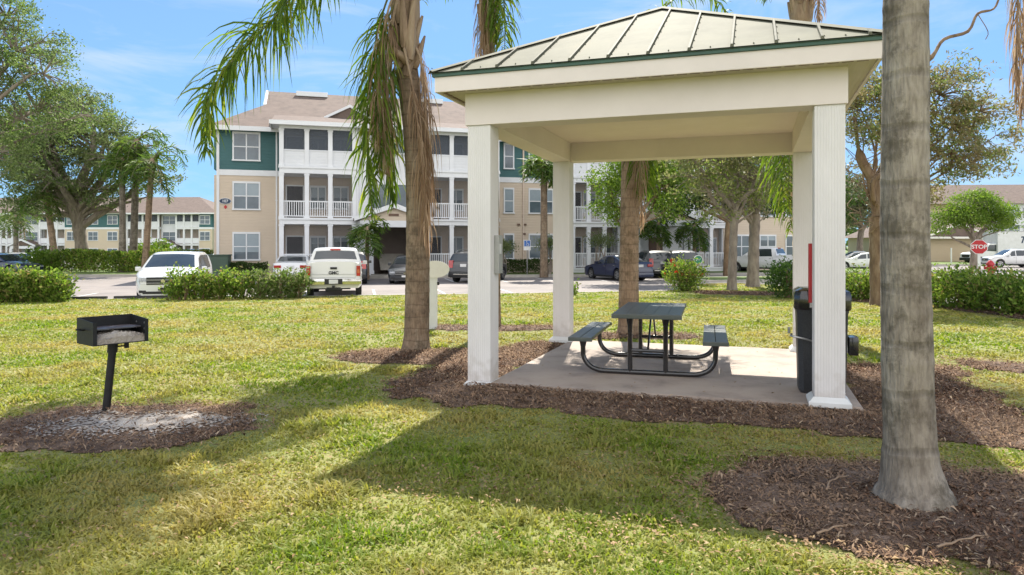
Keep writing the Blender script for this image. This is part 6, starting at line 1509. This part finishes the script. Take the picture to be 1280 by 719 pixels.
    # small pruned trees against the building
    for px, Y, s, lab in ((687,45.2,1,'small multi stemmed tree right of the disabled bay sign'),(751,46.0,1.1,'small multi stemmed tree in front of the right wing railing'),(629,45.5,.9,'small pruned tree at the corner behind the left front post')):
        r = empty('ornamental_tree', (gx(px,Y),Y,-.15), 0, lab, 'tree', 'small pruned trees by the wall')
        b = MB(); R = random.Random(px)
        for i in range(5): b.tube(catmull([(R.uniform(-.12,.12),R.uniform(-.1,.1),-.05),(R.uniform(-.25,.25),R.uniform(-.2,.2),.8),(R.uniform(-.5,.5),R.uniform(-.3,.3),1.7*s)],3), [.06,.05,.05,.045,.04,.03,.02], 6)
        b.build('trunk', OB, r, True)
        n = 1400; P = rng.normal(size=(n,3))*np.array([.45,.4,.22])*s+np.array([0,0,2.0*s]); quads('crown', leaf_quads(P, .12), M['leaf_oak'], r)
    # far-off wood closing the gaps at the horizon
    X = rng.random(26000)*620-310; Yy = 175+rng.random(26000)*45; hh = 7+5*fbm(X*.06, Yy*.06, 61)+4*(vnoise(X*.25, Yy*.1, 62)-.5)
    Zz = LOT+rng.random(26000)**.6*hh; o = quads('distant_wood', leaf_quads(np.stack([X,Yy,Zz],-1), 1.5, .7), M['leaf_dark'])
    tag(o, 'low dark line of woods along the horizon behind the buildings', 'wood', kind='stuff')
def mat_or(n):
    return M[n]
M['leaf_oak2'] = leafmat('oak_leaves_near', [(.06,.11,.03),(.11,.17,.045),(.17,.24,.06),(.08,.14,.04),(.25,.30,.11)], .48, .4, .45, (.15,.19,.08))
M['leaf_mixhedge'] = leafmat('hedge_leaves_sparse', [(.07,.12,.03),(.12,.18,.04),(.20,.25,.08),(.26,.24,.14)], .4, .35)
M['leaf_dark2'] = leafmat('shrub_leaves', [(.04,.08,.02),(.07,.13,.03),(.12,.19,.04)], .4, .35)

# ------------------------------------------------------------------ roads, islands, markings
def build_setting():
    build_ground()
    island('lawn_strip', [(-19.5,41.0),(-8,43.1),(4,45.4),(9,46.6),(13.5,47.6),(32,52),(32,70),(-24,60),(-24,47),(-21.5,42)], -.15, M and 'fargrass')
    island('lawn_strip', [(-62,44.5),(-34,44.6),(-26.8,45.2),(-22.5,45.6),(-22.3,50),(-24,56),(-62,56)], -.16, 'fargrass')
    island('lawn_strip', [(10.5,37.6),(15.5,38.6),(17.5,41),(15.5,43.0),(10.8,41.6),(9.8,39.4)], -.16, 'fargrass')
    island('lawn_strip', [(21.5,33.5),(25.5,33.8),(27.5,36.5),(27,40.5),(23.5,40.5),(21,37)], -.10, 'fargrass')
    island('lawn_strip', [(38,70.5),(66,72),(66,110),(36,110)], -.16, 'fargrass')
    b = MB(); b.box(-110, -24.2, 62, 64.0, LOT, -.15); tag(b.build('pavement', M['concrete']), kind='structure')
    # entrance walk
    b = MB(); b.prism([(-9.2,43.0),(-6.6,43.5),(-6.9,46),(-9.2,46)], 'z', -.145, -.12); tag(b.build('path', M['concrete']), kind='structure')
    # pale concrete gutter next to the lawn kerb
    P = catmull([(x, y, 0) for x, y in LAWN_EDGE[:12]], 6); b = MB(); vs = []
    for i, p in enumerate(P):
        d = (P[min(i+1,len(P)-1)]-P[max(i-1,0)]).normalized(); n = Vector((-d.y,d.x,0)); a = p+n*.16; c = p+n*.62
        vs += [(a.x,a.y,LOT+.006),(c.x,c.y,LOT+.006)]
    b.add(vs, [(2*i,2*i+1,2*i+3,2*i+2) for i in range(len(P)-1)]); tag(b.build('gutter_pan', M['concrete']), kind='structure')
    # bay lines
    b = MB(); u = Vector((.9776,.2107,0)); n = Vector((-.2107,.9776,0))
    def line(p, q, w=.1):
        d = (q-p).normalized(); s = Vector((-d.y,d.x,0))*w/2; b.add([(*(p-s).xy,LOT+.008),(*(q-s).xy,LOT+.008),(*(q+s).xy,LOT+.008),(*(p+s).xy,LOT+.008)], [(0,1,2,3)])
    for i in range(-9, 9):
        x = -2.4+i*2.75; y = 26.9+.2156*(x+2.4)
        if x < 5.0: line(Vector((x,y+.5,0)), Vector((x,y+.5,0))+n*5.2)
    for i in range(-2, 11):
        x = -17.8+i*2.75; y = 44.0+.2156*x
        if -20 < x < 11: line(Vector((x,y-.3,0)), Vector((x,y-.3,0))-n*5.2)
    tag(b.build('bay_lines', M['paint']), kind='structure')
    # wheel stops at the edge of the lawn
    for i, (px, lab) in enumerate(((38,'dark wheel stop under the left hedge'),(98,'dark wheel stop in the gap between the hedges'),(178,'dark wheel stop in front of the minivan'),(235,'dark wheel stop under the shrubs before the minivan'))):
        Y = 23.9; x = gx(px, Y); Y = float(lawn_ymax(np.array([x]))[0])+.05; x = gx(px, Y)
        r = MB(); r.bbox(-.9,.9,-.08,.08,0,.10,.03); o = r.build('wheel_stop', M['darktrim']); o.location = (x, Y, -.17); o.rotation_euler = (0,0,math.atan(.2156)); tag(o, lab, 'wheel stop', 'wheel stops along the lawn')

# ------------------------------------------------------------------ sky, light, camera
SUN_EL = 48.5; SUN_AZ = 8.0     # azimuth measured from +Y towards +X: the sun stands beyond the scene
def build_light():
    el = math.radians(SUN_EL); az = math.radians(SUN_AZ)
    d = Vector((math.sin(az)*math.cos(el), math.cos(az)*math.cos(el), math.sin(el)))
    L = bpy.data.lights.new('sun', 'SUN'); L.energy = 4.8; L.angle = math.radians(.6); L.color = (1, .94, .83)
    o = bpy.data.objects.new('sun', L); COL.objects.link(o); o.rotation_euler = d.to_track_quat('Z', 'Y').to_euler()
    w = bpy.data.worlds.new('World'); S.world = w; w.use_nodes = True; nt = w.node_tree; nt.nodes.clear()
    out = nt.nodes.new('ShaderNodeOutputWorld'); bg = nt.nodes.new('ShaderNodeBackground'); sky = nt.nodes.new('ShaderNodeTexSky')
    sky.sky_type = 'NISHITA'; sky.sun_disc = False; sky.sun_elevation = el; sky.sun_rotation = az; sky.air_density = 1.0; sky.dust_density = .3; sky.ozone_density = 2.5
    # thin high cloud
    tc = nt.nodes.new('ShaderNodeTexCoord'); mp = nt.nodes.new('ShaderNodeMapping'); mp.inputs['Scale'].default_value = (1.6, 1.6, 7.0); mp.inputs['Rotation'].default_value = (0, .25, .3)
    nt.links.new(tc.outputs['Generated'], mp.inputs[0])
    n = nt.nodes.new('ShaderNodeTexNoise'); n.inputs['Scale'].default_value = 2.2; n.inputs['Detail'].default_value = 9; n.inputs['Roughness'].default_value = .62; n.inputs['Distortion'].default_value = .6
    nt.links.new(mp.outputs[0], n.inputs['Vector'])
    r = ramp(nt, [(.46, (0,0,0)), (.76, (.7,.7,.7))]); nt.links.new(n.outputs['Fac'], r.inputs[0])
    mx = nt.nodes.new('ShaderNodeMix'); mx.data_type = 'RGBA'; nt.links.new(r.outputs[0], mx.inputs[0])
    # soft shoulder per channel keeps the sky blue towards the sun
    dv = nt.nodes.new('ShaderNodeVectorMath'); dv.operation = 'DIVIDE'; dv.inputs[1].default_value = (1.75, 4.0, 8.5); nt.links.new(sky.outputs[0], dv.inputs[0])
    ad = nt.nodes.new('ShaderNodeVectorMath'); ad.operation = 'ADD'; ad.inputs[1].default_value = (1,1,1); nt.links.new(dv.outputs[0], ad.inputs[0])
    sk = nt.nodes.new('ShaderNodeVectorMath'); sk.operation = 'DIVIDE'; nt.links.new(sky.outputs[0], sk.inputs[0]); nt.links.new(ad.outputs[0], sk.inputs[1])
    nt.links.new(sk.outputs[0], mx.inputs[6]); mx.inputs[7].default_value = (3.0, 3.3, 3.6, 1)
    # unseen bright cloud added to the sky behind the viewer to fill shaded fronts
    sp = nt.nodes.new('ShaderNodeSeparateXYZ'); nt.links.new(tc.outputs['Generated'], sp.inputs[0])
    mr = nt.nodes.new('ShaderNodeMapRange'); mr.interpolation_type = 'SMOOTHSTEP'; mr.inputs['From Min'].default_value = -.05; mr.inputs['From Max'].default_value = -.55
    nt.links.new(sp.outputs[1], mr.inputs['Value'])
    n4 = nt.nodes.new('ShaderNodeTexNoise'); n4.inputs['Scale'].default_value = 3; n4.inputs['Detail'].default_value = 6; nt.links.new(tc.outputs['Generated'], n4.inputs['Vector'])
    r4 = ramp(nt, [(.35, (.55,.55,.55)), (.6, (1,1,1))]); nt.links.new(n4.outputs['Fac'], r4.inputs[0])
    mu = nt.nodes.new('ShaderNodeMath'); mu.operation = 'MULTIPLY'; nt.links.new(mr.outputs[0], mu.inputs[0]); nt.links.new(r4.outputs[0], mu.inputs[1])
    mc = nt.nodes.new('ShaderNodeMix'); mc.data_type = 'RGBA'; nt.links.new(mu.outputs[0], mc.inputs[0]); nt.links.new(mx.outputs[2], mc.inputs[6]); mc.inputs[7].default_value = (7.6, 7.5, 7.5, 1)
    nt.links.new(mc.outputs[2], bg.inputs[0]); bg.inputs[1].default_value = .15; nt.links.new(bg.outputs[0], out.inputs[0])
    c = bpy.data.cameras.new('camera'); co = bpy.data.objects.new('camera', c); COL.objects.link(co); co.location = (0,0,CZ); co.rotation_euler = (PI/2,0,0)
    c.sensor_width = 36; c.lens = FPX/1280*36; c.shift_y = -(359.5-308)/1280; c.clip_end = 3000; c.clip_start = .05; S.camera = co
    v = S.view_settings; v.view_transform = 'Standard'; v.look = 'None'; v.exposure = EXPO; v.gamma = 1
    S.cycles.use_denoising = True; S.cycles.max_bounces = 6; S.cycles.transparent_max_bounces = 12; S.cycles.transmission_bounces = 3; S.cycles.diffuse_bounces = 3; S.cycles.glossy_bounces = 2
    S.cycles.use_adaptive_sampling = True; S.cycles.adaptive_threshold = .02
EXPO = .92
build_setting(); build_beds(); build_grass(); build_litter()
build_gazebo(); build_bin(); build_table(); build_grill(); build_small()
build_apartment(); build_far_apartment(); build_garage(); build_cars()
build_palms(); build_trees(); build_light()
